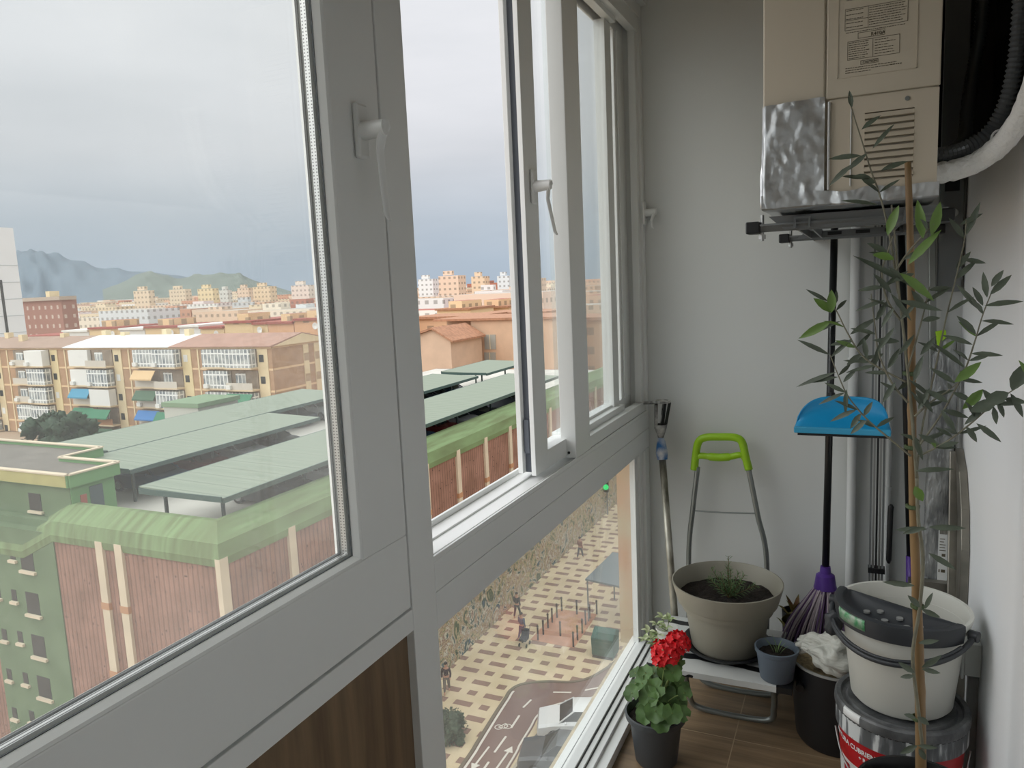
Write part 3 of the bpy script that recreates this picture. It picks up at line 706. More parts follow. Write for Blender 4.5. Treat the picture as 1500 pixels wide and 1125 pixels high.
# geranium
cg = Vector((-.470, 1.845, .0005))
gp = pot('geranium_pot', 'dark grey pot of red geranium on the floor beside the window', 'pot', cg, [(0, 0), (.052, 0), (.056, .006), (.069, .118), (.071, .122), (.080, .126), (.0815, .140), (.077, .142), (.072, .130), (.064, .10), (0, .1)], mat('dark_grey_pot', '#3f4245', .5))
soil(gp, cg, .070, .122, amp=.003, seed=4)
random.seed(21)
M_GER = mat('geranium_leaf', '#54753a', .55, var=.45, vs=22); M_RED = mat('geranium_red', '#d81420', .5); M_STM = mat('green_stem', '#6c7c42', .6)
def roundleaf(b, c, nrm, r, seed):
    nrm = Vector(nrm).normalized(); u = nrm.cross(Vector((.3, .9, .2))).normalized(); v = nrm.cross(u); ph = random.uniform(0, 6)
    n = 22; vs = [c-nrm*r*.12]
    for ring, k in ((.5, .0), (1, .0)):
        for j in range(n):
            a = 2*pi*j/n; notch = .42 if j == 0 else 1; sc_ = (1+.07*cos(7*a)*ring)*(notch if ring == 1 else (notch+1)/2); 
            vs.append(c+(u*cos(a+ph)+v*sin(a+ph))*r*ring*sc_+nrm*(r*.10*ring*cos(3.5*a+ph)+(-.12*r if ring == .5 else r*.05)))
    fs = [(0, 1+j, 1+(j+1) % n) for j in range(n)]+[(1+j, 1+n+j, 1+n+(j+1) % n, 1+(j+1) % n) for j in range(n)]
    b.add(vs, fs)
b = MB(); ss = MB()
gb = cg+Vector((0, 0, .13))
leafs = [(960, 1008, 1.1), (975, 985, 1), (965, 1045, 1.2), (988, 1008, 1.1), (945, 985, .9), (925, 1015, .95), (940, 1000, 1), (958, 985, 1), (985, 985, 1), (998, 1000, .95), (930, 985, .8), (950, 1020, 1.15), (975, 1015, 1.15), (995, 1025, 1), (960, 1042, 1.2), (985, 1045, 1.1), (1000, 1045, .9), (945, 1046, 1.1), (968, 1058, 1.1), (940, 1030, .9), (990, 978, .75), (952, 995, .9), (972, 996, .9), (996, 968, .6), (1003, 1015, .8), (930, 1000, .7), (962, 1028, 1), (982, 1030, 1)]
for x, y, k in leafs:
    Yl = 1.845+random.uniform(-.06, .05)-(.03 if y > 1035 else 0); c = at(x, y, Y=Yl); r = .024*k
    nn = Vector((c.x-gb.x, (c.y-gb.y)-.5*abs(.05), .07)).normalized()+Vector((0, -.55, .35)); roundleaf(b, c, nn, r, 0)
    ss.tube(bez([gb+Vector((0, 0, -.01)), gb.lerp(c, .5)+Vector((0, 0, .012)), c], 3), .0014, 5)
b.build('leaves', M_GER, gp, smooth=True)
h1, h2 = at(992, 941, Y=1.86), at(975, 955, Y=1.83); h3 = at(967, 966, Y=1.82)
for h in (h1, h2): ss.tube(bez([gb, gb.lerp(h, .5)+Vector((.004, 0, 0)), h-Vector((0, 0, .01))], 4), .0022, 6)
ss.build('stems', M_STM, gp, smooth=True)
for h, R0, n in ((h1, .032, 46), (h2, .036, 56), (h3, .018, 16)):
    b = MB()
    for i in range(n):
        z = 1-2*(i+.5)/n; a = i*2.4; rr_ = math.sqrt(max(0, 1-z*z)); d = Vector((rr_*cos(a), rr_*sin(a), z*.75))
        c = h+d*R0*random.uniform(.75, 1.05)
        for j in range(5):
            e = d.cross(Vector((0, .3, 1))).normalized(); f_ = d.cross(e); aa = 2*pi*j/5+i
            b.leaf(c, e*cos(aa)+f_*sin(aa)+d*.35, .0125, .0095, up=d, curl=-.1, fold=.1)
    b.build('flower_head', M_RED, gp)
b = MB()
for i in range(7): b.leaf(h3+Vector((random.uniform(-.01, .02), 0, -.016)), (random.uniform(-1, 1), random.uniform(-.5, .5), -.6), .014, .005)
b.build('buds', mat('bud_green', '#6f7a3a', .6), gp)
# variegated plant behind
vp_ = at(962, 955, Y=2.13)
vg = thing('variegated_plant', (-.50, 2.10, .1975), 'small variegated plant in a white pot behind the geranium', 'plant')
vc = Vector((-.495, 2.10, .1975))
MB().lathe([(0, 0), (.024, 0), (.031, .055), (.033, .056), (.033, .062), (.029, .06), (0, .05)], vc, 24).build('pot', mat('white_pot', '#d5d5d0', .5), vg, smooth=True, auto=True)
b = MB(); ss = MB(); q0 = vc+Vector((0, 0, .05))
for i, (x, y) in enumerate(((955, 935), (962, 915), (970, 905), (950, 925), (965, 930), (975, 920), (958, 945), (970, 938), (980, 908), (945, 938), (966, 950), (978, 930))):
    c = at(x, y, Y=2.09+.02*random.uniform(-1, 1)); ss.tube([q0, c], .0012, 5)
    for j in range(4): b.leaf(c, (cos(j*1.7+i), sin(j*1.7+i)*.6-.3, .4), .024, .015, curl=.2)
b.build('leaves', mat('variegated_leaf', '#7c9458', .6, vs=55, col2='#cdd2b0'), vg, smooth=True); ss.build('stems', M_STM, vg)
# dark leaves in the shade between pot and bin
dk = thing('leafy_plant', (-.158, 2.425, .0), 'dim leafy plant in a dark pot between the big pot and the mop', 'plant')
dc = Vector((-.158, 2.425, 0.0005)); MB().lathe([(0, 0), (.03, 0), (.04, .22), (.037, .22), (.03, .18), (0, .18)], dc, 24).build('pot', M_BLK, dk, smooth=True, auto=True)
b = MB()
for x, y, a in ((1148, 893, -.5), (1152, 905, .2), (1158, 900, .7), (1145, 912, -.3), (1155, 920, .3), (1162, 912, .8), (1150, 930, 0)):
    c = at(x, y, Y=2.40); b.leaf(c-Vector((sin(a)*.03, 0, .02)), (sin(a), -.2, 1), .05, .026, curl=.25)
for k in range(5): b.leaf(dc+Vector((0, 0, .18)), (cos(k*1.3)*.3, sin(k*1.3)*.3, 1.2), .09, .022)
b.build('leaves', mat('dim_leaf', '#5f6f2c', .6, col2='#6a3a22', vs=18), dk, smooth=True)

# ------------------------------------------------------------------ black bin with bag
cn = Vector((-.028, 2.120, .0005))
bn = pot('waste_bin', 'tall black plastic bin with pale rim behind the stacked buckets', 'bin', cn, [(0, 0), (.098, 0), (.105, .012), (.122, .222), (.123, .23), (.115, .23), (.113, .215), (.10, .16), (0, .16)], mat('black_bin', '#1b1c1f', .42, var=.2, vs=8))
MB().lathe([(.1195, .2305), (.1245, .2315), (.1245, .237), (.1185, .237)], cn, 56, closed=True).build('rim', mat('pale_rim', '#9a9b98', .4), bn, smooth=True, auto=True)
tag(MB().grid(lambda u, v: cn+Vector((.106*u*cos(2*pi*v), .106*u*sin(2*pi*v), .205+.012*noise.noise(Vector((u*6*cos(2*pi*v), u*6*sin(2*pi*v), 1))))), 10, 40).build('plant_litter', mat('dry_litter', '#a89672', .9, var=.6, vs=60, bump=1), smooth=True), 'dry plant litter filling the black bin', 'litter', kind='stuff')
M_BAG = mat('white_bag_film', '#bfc0b8', .35, bump=.6, bs=38, stretch=(1, 1, 2.5))
b = MB(); b.blob(at(1226, 958, Y=2.035), .066, 4, .36, 1.7, 5, (1.05, .75, .80))
for v in b.v:
    v += Vector((1, -1, 1)).normalized()*.006*noise.noise(v*32)+Vector((.2, -.8, 1))*.007*abs(noise.noise(Vector((v.x*45+v.z*30, v.y*25, v.z*14))))-Vector((.5, -1, .3))*.007*abs(noise.noise(Vector((v.x*20, v.y*20, v.z*55+v.x*35))))
b.blob(at(1190, 944, Y=2.06), .034, 9, .5, 2.0, 4, (1.0, .8, .7))
tag(b.build('plastic_bag', M_BAG, smooth=True), 'crumpled white plastic bag spilling over the rim of the black bin', 'bag')

# ------------------------------------------------------------------ paint bucket
cp = Vector((.114, 1.862, .0005))
pb_ = thing('paint_bucket', cp, 'white paint bucket with red label and dark spattered lid under the mop bucket', 'paint bucket')
R1 = .1345
def prof_r(z): return .122+(.1345-.122)*z/.215
M_PBW = base('paint_bucket_label')[0]; t = M_PBW.node_tree; bs_ = t.nodes['Principled BSDF']; co, o = objxyz(t)
ang = math_(t, 'ARCTAN2', o[1], o[0])
zz = math_(t, 'ADD', o[2], math_(t, 'MULTIPLY', math_(t, 'SINE', math_(t, 'MULTIPLY', math_(t, 'ADD', ang, 1.05), 1.)), -.012))
red = math_(t, 'GREATER_THAN', zz, .160)
t.links.new(mixc(t, red, lin('#dfe0de'), lin('#b3101c')), bs_.inputs['Base Color']); bs_.inputs['Roughness'].default_value = .35
MB().lathe([(0, 0), (.120, 0), (.122, .004), (.1345, .232), (.131, .232), (0, .23)], cp, 72).build('body', M_PBW, pb_, smooth=True, auto=True)
M_LIDP = mat('spattered_grey_lid', '#4a4c4e', .45, vs=24, col2='#6b6d6e', bump=.15, bs=80)
M_LIDS = base('spattered_lid_skirt')[0]; t = M_LIDS.node_tree; bs_ = t.nodes['Principled BSDF']; co, o = objxyz(t)
mp = N(t, 'ShaderNodeMapping'); mp.inputs['Scale'].default_value = (1, 1, .16); t.links.new(co.outputs['Object'], mp.inputs[0])
n1 = noise_(t, mp.outputs[0], 34, 5); r_ = ramp(t, [(.46, lin('#55585a')), (.52, lin('#74777a')), (.57, lin('#cfd2d2'))], n1)
t.links.new(r_.outputs[0], bs_.inputs['Base Color']); bs_.inputs['Roughness'].default_value = .45
zt = .232
MB().lathe([(.1325, zt-.012), (.1405, zt-.012), (.1405, zt+.030), (.1365, zt+.031)], cp, 84).build('lid_skirt', M_LIDS, pb_, smooth=True, auto=True)
ld_ = MB().lathe([(.1365, zt+.0315), (.1425, zt+.0315), (.144, zt+.038), (.143, zt+.052), (.139, zt+.056), (.130, zt+.055), (.127, zt+.046), (.118, zt+.045), (.114, zt+.052), (.108, zt+.050), (0, zt+.048)], cp, 84).build('lid', M_LIDP, pb_, smooth=True, auto=True)
b = MB()
for k in range(64):
    a = 2*pi*k/64; b.box(0, 0, 0, 0, 0, 0) if 0 else None
    p_ = cp+Vector((.1412*cos(a), .1412*sin(a), zt+.0305)); tdir = Vector((-sin(a), cos(a), 0)); b.bar(p_-tdir*.0035, p_+tdir*.0035, .0015, .002)
b.build('tear_notches', M_BLK, ld_)
b = MB(); b.lathe([(.1413, zt+.033), (.1448, zt+.037), (.1445, zt+.051), (.1405, zt+.0565), (.1405, zt+.052)], cp, 8, a0=radians(212), a1=radians(232), closed=True); b.build('paint_splash', mat('fresh_white_paint', '#e8e9e8', .4), ld_, smooth=True)
def onp(a0, z0, slope=0.):
    def fn(u, v, w_):
        z = z0+v+slope*u; rr_ = prof_r(z)+.0004+w_*.3; a = a0+u/prof_r(z); return cp+Vector((rr_*cos(a), rr_*sin(a), z))
    return fn
M_WT = mat('white_print', '#e6e6e4', .5)
# arc towards the viewer: -90deg faces the camera; text runs left to right with growing angle
text_mesh('PINTURA CUBRIENTE', .0165, onp(radians(186), .190), depth=.0003, bold=.0004).build('lettering', M_WT, pb_)
text_mesh('+ Resistente', .0125, onp(radians(228), .174), depth=.0003, bold=.0003).build('lettering', M_WT, pb_)
text_mesh('L', .028, onp(radians(238), .122), depth=.0003).build('lettering', M_INK, pb_)
b = MB(); a0 = radians(204)
b.add([onp(a0, .10)(u, v, 0) for u, v in ((0, 0), (.012, 0), (.024, 0), (.024, .04), (.012, .04), (0, .04))], [(0, 1, 4, 5), (1, 2, 3, 4)]); b.build('red_square', mat('label_red', '#9c0f1a', .4), pb_)
b = MB(); pts = []
for i in range(13):
    a = radians(195+150*i/12); dr = .1445; pts.append(cp+Vector((dr*cos(a), dr*sin(a), zt-.022-.115*sin(pi*i/12)**.8)))
b.tube(bez(pts, 3), .0021, 6); b.build('wire_handle', M_ALU, pb_, smooth=True)

# ------------------------------------------------------------------ mop bucket on the lid
cm = Vector((.114, 1.868, zt+.0575+.0005))
mb_ = thing('mop_bucket', cm, 'light grey mop bucket with dark wringer and handle on the paint bucket', 'bucket')
M_BKT = mat('light_grey_bucket', '#d2d2ca', .4); M_WR = mat('dark_wringer', '#34373b', .45)
hB = .228
MB().lathe([(0, 0), (.101, 0), (.108, .008), (.128, hB-.035), (.1305, hB-.033), (.136, hB-.028), (.142, hB-.003), (.141, hB), (.134, hB), (.131, hB-.01), (.126, hB-.06), (.102, .012), (0, .010)], cm, 84).build('tub', M_BKT, mb_, smooth=True, auto=True)
# wringer: ring segment + sloping strainer over the front left half
b = MB(); A0_, A1_ = radians(158), radians(322)
b.lathe([(.134, hB-.034), (.1435, hB-.034), (.147, hB-.004), (.146, hB+.006), (.138, hB+.008), (.128, hB+.006), (.128, hB-.002), (.134, hB-.006)], cm, 50, a0=A0_, a1=A1_, closed=True)
wr = b.build('wringer', M_WR, mb_, smooth=True, auto=True)
b = MB(); e0 = Vector((.130*cos(A0_), .130*sin(A0_), 0)); e1 = Vector((.130*cos(A1_), .130*sin(A1_), 0))
def strain(u, v):
    a = A0_+(A1_-A0_)*u; p_ = Vector((.130*cos(a), .130*sin(a), hB+.002)); c_ = e0.lerp(e1, u)+Vector((.01, .012, hB-.002)); q_ = p_.lerp(c_, v)
    q_.z -= .030*sin(pi*min(1, v*1.1))*sin(pi*u)**.5; return cm+q_
b.grid(strain, 40, 12); b.build('strainer', M_WR, wr, smooth=True, solid=.003)
b = MB()
for (u, v) in ((.30, .55), (.38, .70), (.46, .55), (.54, .70), (.62, .55), (.42, .40), (.56, .40), (.70, .62)):
    c_ = strain(u, v); b.tube([c_+Vector((0, 0, .0015)), c_+Vector((0, 0, .006))], .0075, 14)
b.build('strainer_holes', mat('hole_grey', '#8d8f8d', .5), wr)
b = MB(); b.lathe([(.1455, hB-.024), (.1478, hB-.004), (.1470, hB+.003), (.1445, hB-.024)], cm, 16, a0=radians(203), a1=radians(236), closed=True); b.build('sticker', mat('green_white_sticker', '#b6c4b4', .4, vs=70, col2='#4f9a68'), wr, smooth=True)
b = MB(); pts = []
for i in range(15):
    k = i/14; a = radians(168+164*k); dr = .152; pts.append(cm+Vector((dr*cos(a), dr*sin(a), hB-.022-.055*sin(pi*k)**.9)))
P_ = bez(pts, 4); b.tube(P_, .0062, 10); b.tube([p_+Vector((0, 0, .009)) for p_ in P_[6:-6]], .0035, 8)
hd = b.build('bail_handle', M_WR, mb_, smooth=True)
for a in (168, 332):
    b = MB(); c_ = cm+Vector((.1485*cos(radians(a)), .1485*sin(radians(a)), hB-.022)); d_ = Vector((cos(radians(a)), sin(radians(a)), 0))
    b.tube([c_-d_*.006, c_+d_*.012], .012, 16); b.build('handle_pivot', M_WR, hd, smooth=True, auto=True)
c_ = cm+Vector((.15*cos(radians(190)), .15*sin(radians(190)), hB-.055)); MB().blob(c_, .020, 3, .2, 2, 3, (1, .8, 1.5)).build('handle_grip', M_WR, hd, smooth=True)

# ================================================================== OLIVE TREE IN BLACK POT (front)
co_ = Vector((.1275, 1.470, .0005))
op = thing('olive_tree', co_, 'young olive tree tied to a bamboo cane in a black pot at the front right', 'potted tree')
M_OP = mat('black_gloss_pot', '#131416', .3)
MB().lathe([(0, 0), (.080, 0), (.085, .01), (.103, .302), (.112, .306), (.113, .318), (.108, .318), (.102, .305), (.095, .27), (0, .26)], co_, 72).build('pot', M_OP, op, smooth=True, auto=True)
soil(op, co_, .098, .280, amp=.005)
M_CANE = mat('bamboo_cane', '#93764f', .5, var=.25, vs=18, stretch=(1, 1, .15)); c0, c1 = Vector((.131, 1.500, .29)), at(1329, 238, Y=1.50)
b = MB(); P_ = []; R_ = []
L = (c1-c0).length; n = 60
for i in range(n+1):
    k = i/n; s_ = k*L; p_ = c0.lerp(c1, k); node = min((s_-x)**2 for x in (.05, .22, .40, .58, .75, .93, 1.1)); rr_ = (.0098-.0045*k)+.0014*math.exp(-node/.00003)
    P_.append(p_+Vector((.002*sin(k*9), 0, 0))); R_.append(rr_)
b.tube(P_, R_, 14); b.build('cane', M_CANE, op, smooth=True)
random.seed(42)
M_BARK = mat('olive_bark', '#7d7a68', .7, var=.2, vs=60); M_OL = mat('olive_leaf', '#566050', .5, var=.25, vs=30); M_OL2 = mat('young_olive_leaf', '#64823c', .45)
br_ = MB(); lv = MB(); lv2 = MB()
def P3(l, Y0, Y1): return [at(x, y, Y=Y0+(Y1-Y0)*i/max(1, len(l)-1)) for i, (x, y) in enumerate(l)]
def dpx(p, d, depth=1.5):
    """pixel offset -> world offset in the plane facing down the corridor"""
    return (RT*d[0]-UP*d[1])*(depth/FPX)
br_.tube(bez(P3([(1352, 1100), (1344, 1030), (1337, 960), (1347, 890), (1352, 820), (1345, 760), (1343, 700)], 1.485, 1.485), 6), .0032, 7)
br_.tube(bez(P3([(1343, 700), (1335, 600), (1325, 500), (1316, 420), (1312, 360), (1306, 300)], 1.485, 1.48), 6), [.0032-.0019*i/30 for i in range(31)], 7)
BR = {
 'A': ([(1316, 430), (1304, 350), (1290, 290), (1276, 250), (1262, 205), (1248, 160), (1244, 140)], 1.49, 1.45),
 'C': ([(1343, 690), (1352, 620), (1370, 540), (1385, 470), (1402, 400), (1413, 350), (1415, 322)], 1.49, 1.50),
 'D': ([(1345, 655), (1380, 605), (1412, 545), (1428, 500), (1440, 460), (1456, 420)], 1.48, 1.44),
 'E': ([(1346, 668), (1385, 648), (1420, 622), (1450, 596), (1480, 574), (1515, 552)], 1.47, 1.40),
 'F': ([(1334, 668), (1300, 640), (1268, 612), (1242, 580), (1228, 550), (1216, 520)], 1.48, 1.50),
 'G': ([(1328, 560), (1290, 540), (1262, 520), (1240, 485), (1225, 455), (1212, 440)], 1.49, 1.53),
 'H': ([(1320, 470), (1300, 440), (1292, 400), (1300, 370), (1308, 345)], 1.49, 1.46),
 'I': ([(1330, 590), (1306, 560), (1288, 520), (1282, 480), (1276, 430)], 1.48, 1.52),
 'J': ([(1340, 610), (1362, 590), (1385, 575), (1404, 560)], 1.48, 1.47),
 'K': ([(1330, 540), (1350, 470), (1362, 420)], 1.48, 1.5),
 'L': ([(1310, 400), (1330, 370), (1352, 345), (1368, 328)], 1.48, 1.45)}
for k, (l, a, b_) in BR.items():
    P_ = bez(P3(l, a, b_), 6); n = len(P_); br_.tube(P_, [.0021-.0013*i/n for i in range(n)], 6)
    BR[k] = P_
def LF(x0, y0, x1, y1, Y=1.47, w_=None, young=False, dY=0.):
    a = at(x0, y0, Y=Y); e = at(x1, y1, Y=Y+dY); L = (e-a).length
    (lv2 if young else lv).leaf(a, e-a, L, w_ or .0125, up=(random.uniform(-.3, .3), -1, random.uniform(.2, .8)), curl=.06, fold=.2)
    d = (a-e).normalized()
# leaves traced one by one where they stand out
for q_ in ((1262, 228, 1213, 232, 1.46), (1268, 262, 1233, 257, 1.46), (1250, 240, 1213, 272, 1.45), (1278, 218, 1310, 180, 1.45), (1248, 158, 1244, 132, 1.45), (1262, 190, 1290, 168, 1.45),
           (1276, 260, 1247, 258, 1.45), (1270, 225, 1240, 250, 1.46), (1282, 268, 1262, 262, 1.45), (1286, 300, 1232, 292, 1.47), (1290, 250, 1330, 235, 1.46), (1340, 420, 1250, 372, 1.47),
           (1415, 345, 1436, 295, 1.5), (1413, 350, 1390, 318, 1.5), (1405, 330, 1440, 312, 1.5), (1410, 380, 1445, 385, 1.5), (1400, 395, 1422, 368, 1.5), (1395, 420, 1350, 445, 1.5), (1398, 410, 1432, 380, 1.5),
           (1452, 420, 1470, 395, 1.44), (1450, 432, 1482, 402, 1.44), (1442, 448, 1500, 440, 1.44), (1440, 458, 1400, 415, 1.44), (1438, 470, 1486, 474, 1.44), (1430, 490, 1402, 462, 1.44), (1425, 505, 1380, 490, 1.44), (1422, 518, 1470, 520, 1.44), (1415, 540, 1365, 500, 1.45), (1440, 448, 1425, 420, 1.44), (1446, 436, 1440, 398, 1.44),
           (1405, 556, 1440, 560, 1.45), (1400, 562, 1362, 538, 1.46), (1395, 575, 1425, 588, 1.46), (1390, 590, 1355, 570, 1.46), (1380, 600, 1420, 612, 1.46),
           (1440, 600, 1412, 622, 1.43), (1460, 588, 1472, 612, 1.42), (1455, 595, 1460, 622, 1.42), (1480, 576, 1500, 612, 1.41), (1430, 620, 1468, 648, 1.43), (1415, 625, 1432, 648, 1.43), (1400, 632, 1378, 600, 1.44), (1395, 640, 1370, 625, 1.45), (1470, 584, 1505, 590, 1.41), (1455, 592, 1440, 570, 1.42),
           (1405, 648, 1372, 655, 1.45), (1345, 636, 1380, 655, 1.47), (1340, 690, 1398, 686, 1.47), (1340, 640, 1352, 675, 1.46), (1338, 560, 1352, 520, 1.47), (1340, 570, 1368, 605, 1.47), (1345, 600, 1362, 568, 1.47),
           (1216, 520, 1168, 497, 1.51), (1228, 552, 1185, 560, 1.5), (1225, 545, 1165, 566, 1.5), (1238, 575, 1198, 592, 1.5), (1240, 570, 1238, 608, 1.49), (1255, 600, 1215, 617, 1.49), (1262, 605, 1245, 628, 1.49), (1265, 610, 1278, 588, 1.48), (1270, 615, 1245, 636, 1.48), (1235, 560, 1255, 540, 1.5),
           (1225, 455, 1195, 438, 1.53), (1232, 470, 1168, 495, 1.53), (1222, 448, 1226, 425, 1.53), (1245, 490, 1285, 465, 1.52), (1250, 500, 1215, 505, 1.52), (1262, 518, 1240, 535, 1.51), (1270, 525, 1265, 495, 1.5), (1285, 535, 1238, 545, 1.5),
           (1288, 520, 1240, 532, 1.51), (1284, 490, 1246, 480, 1.51), (1283, 470, 1300, 440, 1.5), (1290, 500, 1278, 545, 1.5), (1300, 540, 1318, 510, 1.48), (1312, 560, 1292, 590, 1.48), (1316, 520, 1340, 490, 1.47), (1310, 480, 1285, 515, 1.47),
           (1300, 400, 1262, 378, 1.47), (1300, 390, 1336, 420, 1.46), (1296, 420, 1256, 425, 1.47), (1302, 372, 1270, 355, 1.47), (1305, 430, 1336, 470, 1.46), (1310, 450, 1290, 480, 1.47), (1318, 470, 1345, 440, 1.47), (1308, 412, 1340, 400, 1.46), (1296, 440, 1252, 455, 1.48), (1318, 500, 1278, 498, 1.48), (1306, 430, 1280, 400, 1.47), (1316, 440, 1382, 455, 1.46),
           (1350, 470, 1378, 465, 1.49), (1355, 450, 1335, 425, 1.49), (1360, 425, 1392, 420, 1.5), (1348, 520, 1372, 492, 1.48),
           (1358, 775, 1310, 776, 1.47), (1360, 772, 1416, 774, 1.47), (1356, 772, 1322, 782, 1.46), (1360, 810, 1402, 835, 1.47), (1340, 858, 1292, 852, 1.46), (1355, 892, 1366, 868, 1.46), (1348, 890, 1330, 872, 1.46), (1350, 892, 1378, 905, 1.46), (1345, 942, 1376, 938, 1.46), (1350, 978, 1380, 960, 1.46), (1350, 980, 1378, 986, 1.46), (1340, 986, 1316, 970, 1.46), (1340, 990, 1318, 992, 1.47), (1344, 1050, 1362, 1062, 1.46), (1344, 1092, 1374, 1096, 1.46), (1344, 1092, 1318, 1104, 1.46), (1346, 1096, 1356, 1114, 1.46), (1342, 1052, 1324, 1046, 1.46)):
    LF(*q_, w_=random.uniform(.0085, .0118))
for q_ in ((1330, 388, 1378, 335, 1.45), (1352, 350, 1344, 292, 1.45), (1364, 345, 1378, 295, 1.45), (1300, 345, 1316, 300, 1.47), (1310, 380, 1278, 372, 1.46), (1318, 400, 1370, 440, 1.45), (1218, 458, 1218, 424, 1.52), (1218, 458, 1192, 436, 1.52), (1218, 470, 1170, 496, 1.52), (1440, 570, 1410, 600, 1.43), (1398, 560, 1438, 530, 1.44), (1340, 712, 1352, 735, 1.46)):
    LF(*q_, w_=.017, young=True)
for q_ in ((1478, 575, 1440, 592, 1.40), (1482, 572, 1502, 532, 1.39), (1460, 590, 1420, 602, 1.42)): LF(*q_, w_=.022)
# opposite pairs along the branches fill in the rest
for k, P_ in BR.items():
    for i in range(4, len(P_)-1, 5 if k not in 'A' else 9):
        d = (P_[i+1]-P_[i-1]).normalized()
        for s_ in (-1, 1):
            if random.random() < .5:
                side = (RT*s_+Vector((0, random.uniform(-.8, .5), random.uniform(-.3, .3)))).normalized()
                (lv2 if random.random() < .12 else lv).leaf(P_[i], d*.6+side*.9, random.uniform(.032, .052), random.uniform(.0065, .0095), up=(0, -1, random.uniform(0, 1)), curl=.1)
br_.build('branches', M_BARK, op, smooth=True); lv.build('leaves', M_OL, op, smooth=True); lv2.build('young_leaves', M_OL2, op, smooth=True)
for x, y in ((1333, 547), (1335, 655), (1337, 742), (1344, 888), (1345, 1052)):
    MB().lathe([(.0095, -.004), (.012, -.002), (.012, .003), (.0095, .004)], at(x, y, Y=1.495), 14, closed=True).build('tie', mat('green_tie', '#4a5a3a', .7), op)

# ================================================================== OUTSIDE: STREET LEVEL
GZ = -20.0
st(B(-3000, 1500, -200, 2600, GZ-.6, GZ-.10).build('ground', mat('city_ground', '#b09a82', .95, var=.35, vs=.02)))
st(B(-40000, 20000, 2600, 50000, GZ-.9, GZ-.3).build('sea', mat('sea_water', '#6f8ca6', .5)))
# plaza paving: beige slabs with alternating long and short brown inlays
M_PAV, t, bs_ = base('plaza_paving'); co, o = objxyz(t)
PX, PY = 1.22, 1.04
u = math_(t, 'DIVIDE', math_(t, 'ADD', o[0], 100+18.03-.0), PX); v = math_(t, 'DIVIDE', math_(t, 'ADD', o[1], 100-33.47), PY)
iu = math_(t, 'ROUND', u); iv = math_(t, 'ROUND', v)
fu = math_(t, 'MULTIPLY', math_(t, 'ABSOLUTE', math_(t, 'SUBTRACT', u, iu)), PX); fv = math_(t, 'MULTIPLY', math_(t, 'ABSOLUTE', math_(t, 'SUBTRACT', v, iv)), PY)
par = math_(t, 'MODULO', math_(t, 'ADD', math_(t, 'ADD', iu, iv), 1000), 2)
wlim = math_(t, 'ADD', .50, math_(t, 'MULTIPLY', par, -.25))
ins = math_(t, 'MULTIPLY', math_(t, 'LESS_THAN', fu, wlim), math_(t, 'LESS_THAN', fv, .22))
n = noise_(t, co.outputs['Object'], .5, 4); c1 = ramp(t, [(.35, lin('#c9b692')), (.65, lin('#dccaa8'))], n); c2 = ramp(t, [(.35, lin('#86695a')), (.65, lin('#977a6a'))], n)
t.links.new(mixc(t, ins, c1.outputs[0], c2.outputs[0]), bs_.inputs['Base Color']); bs_.inputs['Roughness'].default_value = .9
b = MB().box(-21.5, 12, 5, 92, GZ-.1, GZ); b.keep_world = True; st(b.build('plaza', M_PAV))
def slab(pts, z0, z1): return MB().prism([(x, y, z0) for x, y in pts], (0, 0, z1-z0))
M_LANE = mat('bike_lane_brown', '#7b6158', .9, var=.08, vs=3); M_WHT = mat('road_white', '#dcd6c8', .8); M_ASPH = mat('asphalt', '#6f6d66', .9, var=.12, vs=2); M_KERB = mat('dark_kerb', '#716655', .9)
Lp = [(-15.3, 18), (-15.62, 26.6), (-15.77, 28.56), (-15.99, 30.86), (-16.1, 32.3), (-16.16, 33.14), (-15.83, 33.9), (-14.73, 34.59), (-13.51, 34.97), (-12.76, 35.6), (-12.29, 36.53), (-11.8, 38.2), (-11.4, 42), (-11.2, 60)]
Rp = [(-9.2, 60), (-9.3, 42), (-9.9, 37.5), (-10.6, 35.6), (-11.44, 34.45), (-11.98, 33.84), (-13.0, 33.07), (-13.63, 32.31), (-13.85, 31.4), (-13.78, 30.5), (-13.71, 29.06), (-13.57, 27.38), (-13.2, 18)]
def curve2(pts, n=6): return [(p.x, p.y) for p in bez([(x, y, 0) for x, y in pts], n)]
Lc, Rc = curve2(Lp), curve2(Rp)
st(slab(Lc+Rc, GZ, GZ+.02).build('bike_lane', M_LANE))
b = MB(); k = [(x-.0, y, GZ+.03) for x, y in Lc]
for i in range(len(k)-1): b.bar(k[i], k[i+1], .16, .07)
st(b.build('kerb_strip', M_KERB))
b = MB()
def mark(p, q, w_): b.bar((p[0], p[1], GZ+.025), (q[0], q[1], GZ+.025), w_, .012)
for i in range(1, 30): mark((Lc[i][0]+.18, Lc[i][1]), (Lc[i+1][0]+.18, Lc[i+1][1]), .11)
for i in range(len(Rc)-64, len(Rc)-2): mark((Rc[i][0]-.12, Rc[i][1]), (Rc[i+1][0]-.12, Rc[i+1][1]), .09)
for y0, y1, x0, x1 in ((26.2, 27.4, -14.6, -14.62), (28.1, 29.4, -14.68, -14.7), (30.1, 31.2, -14.75, -14.8), (31.9, 32.7, -14.9, -14.8)): mark((x0, y0), (x1, y1), .10)
mark((-14.0, 33.75), (-13.1, 34.05), .10); mark((-12.5, 34.5), (-11.9, 35.0), .10)
for xx, s_ in ((-15.1, -1), (-14.1, 1)):               # direction arrows
    yy = 27.7; mark((xx, yy-.7), (xx, yy+.7), .09); tip = yy+s_*1.1
    b.prism([(xx-.22, tip-s_*.45, GZ+.02), (xx+.22, tip-s_*.45, GZ+.02), (xx, tip, GZ+.02)], (0, 0, .012))
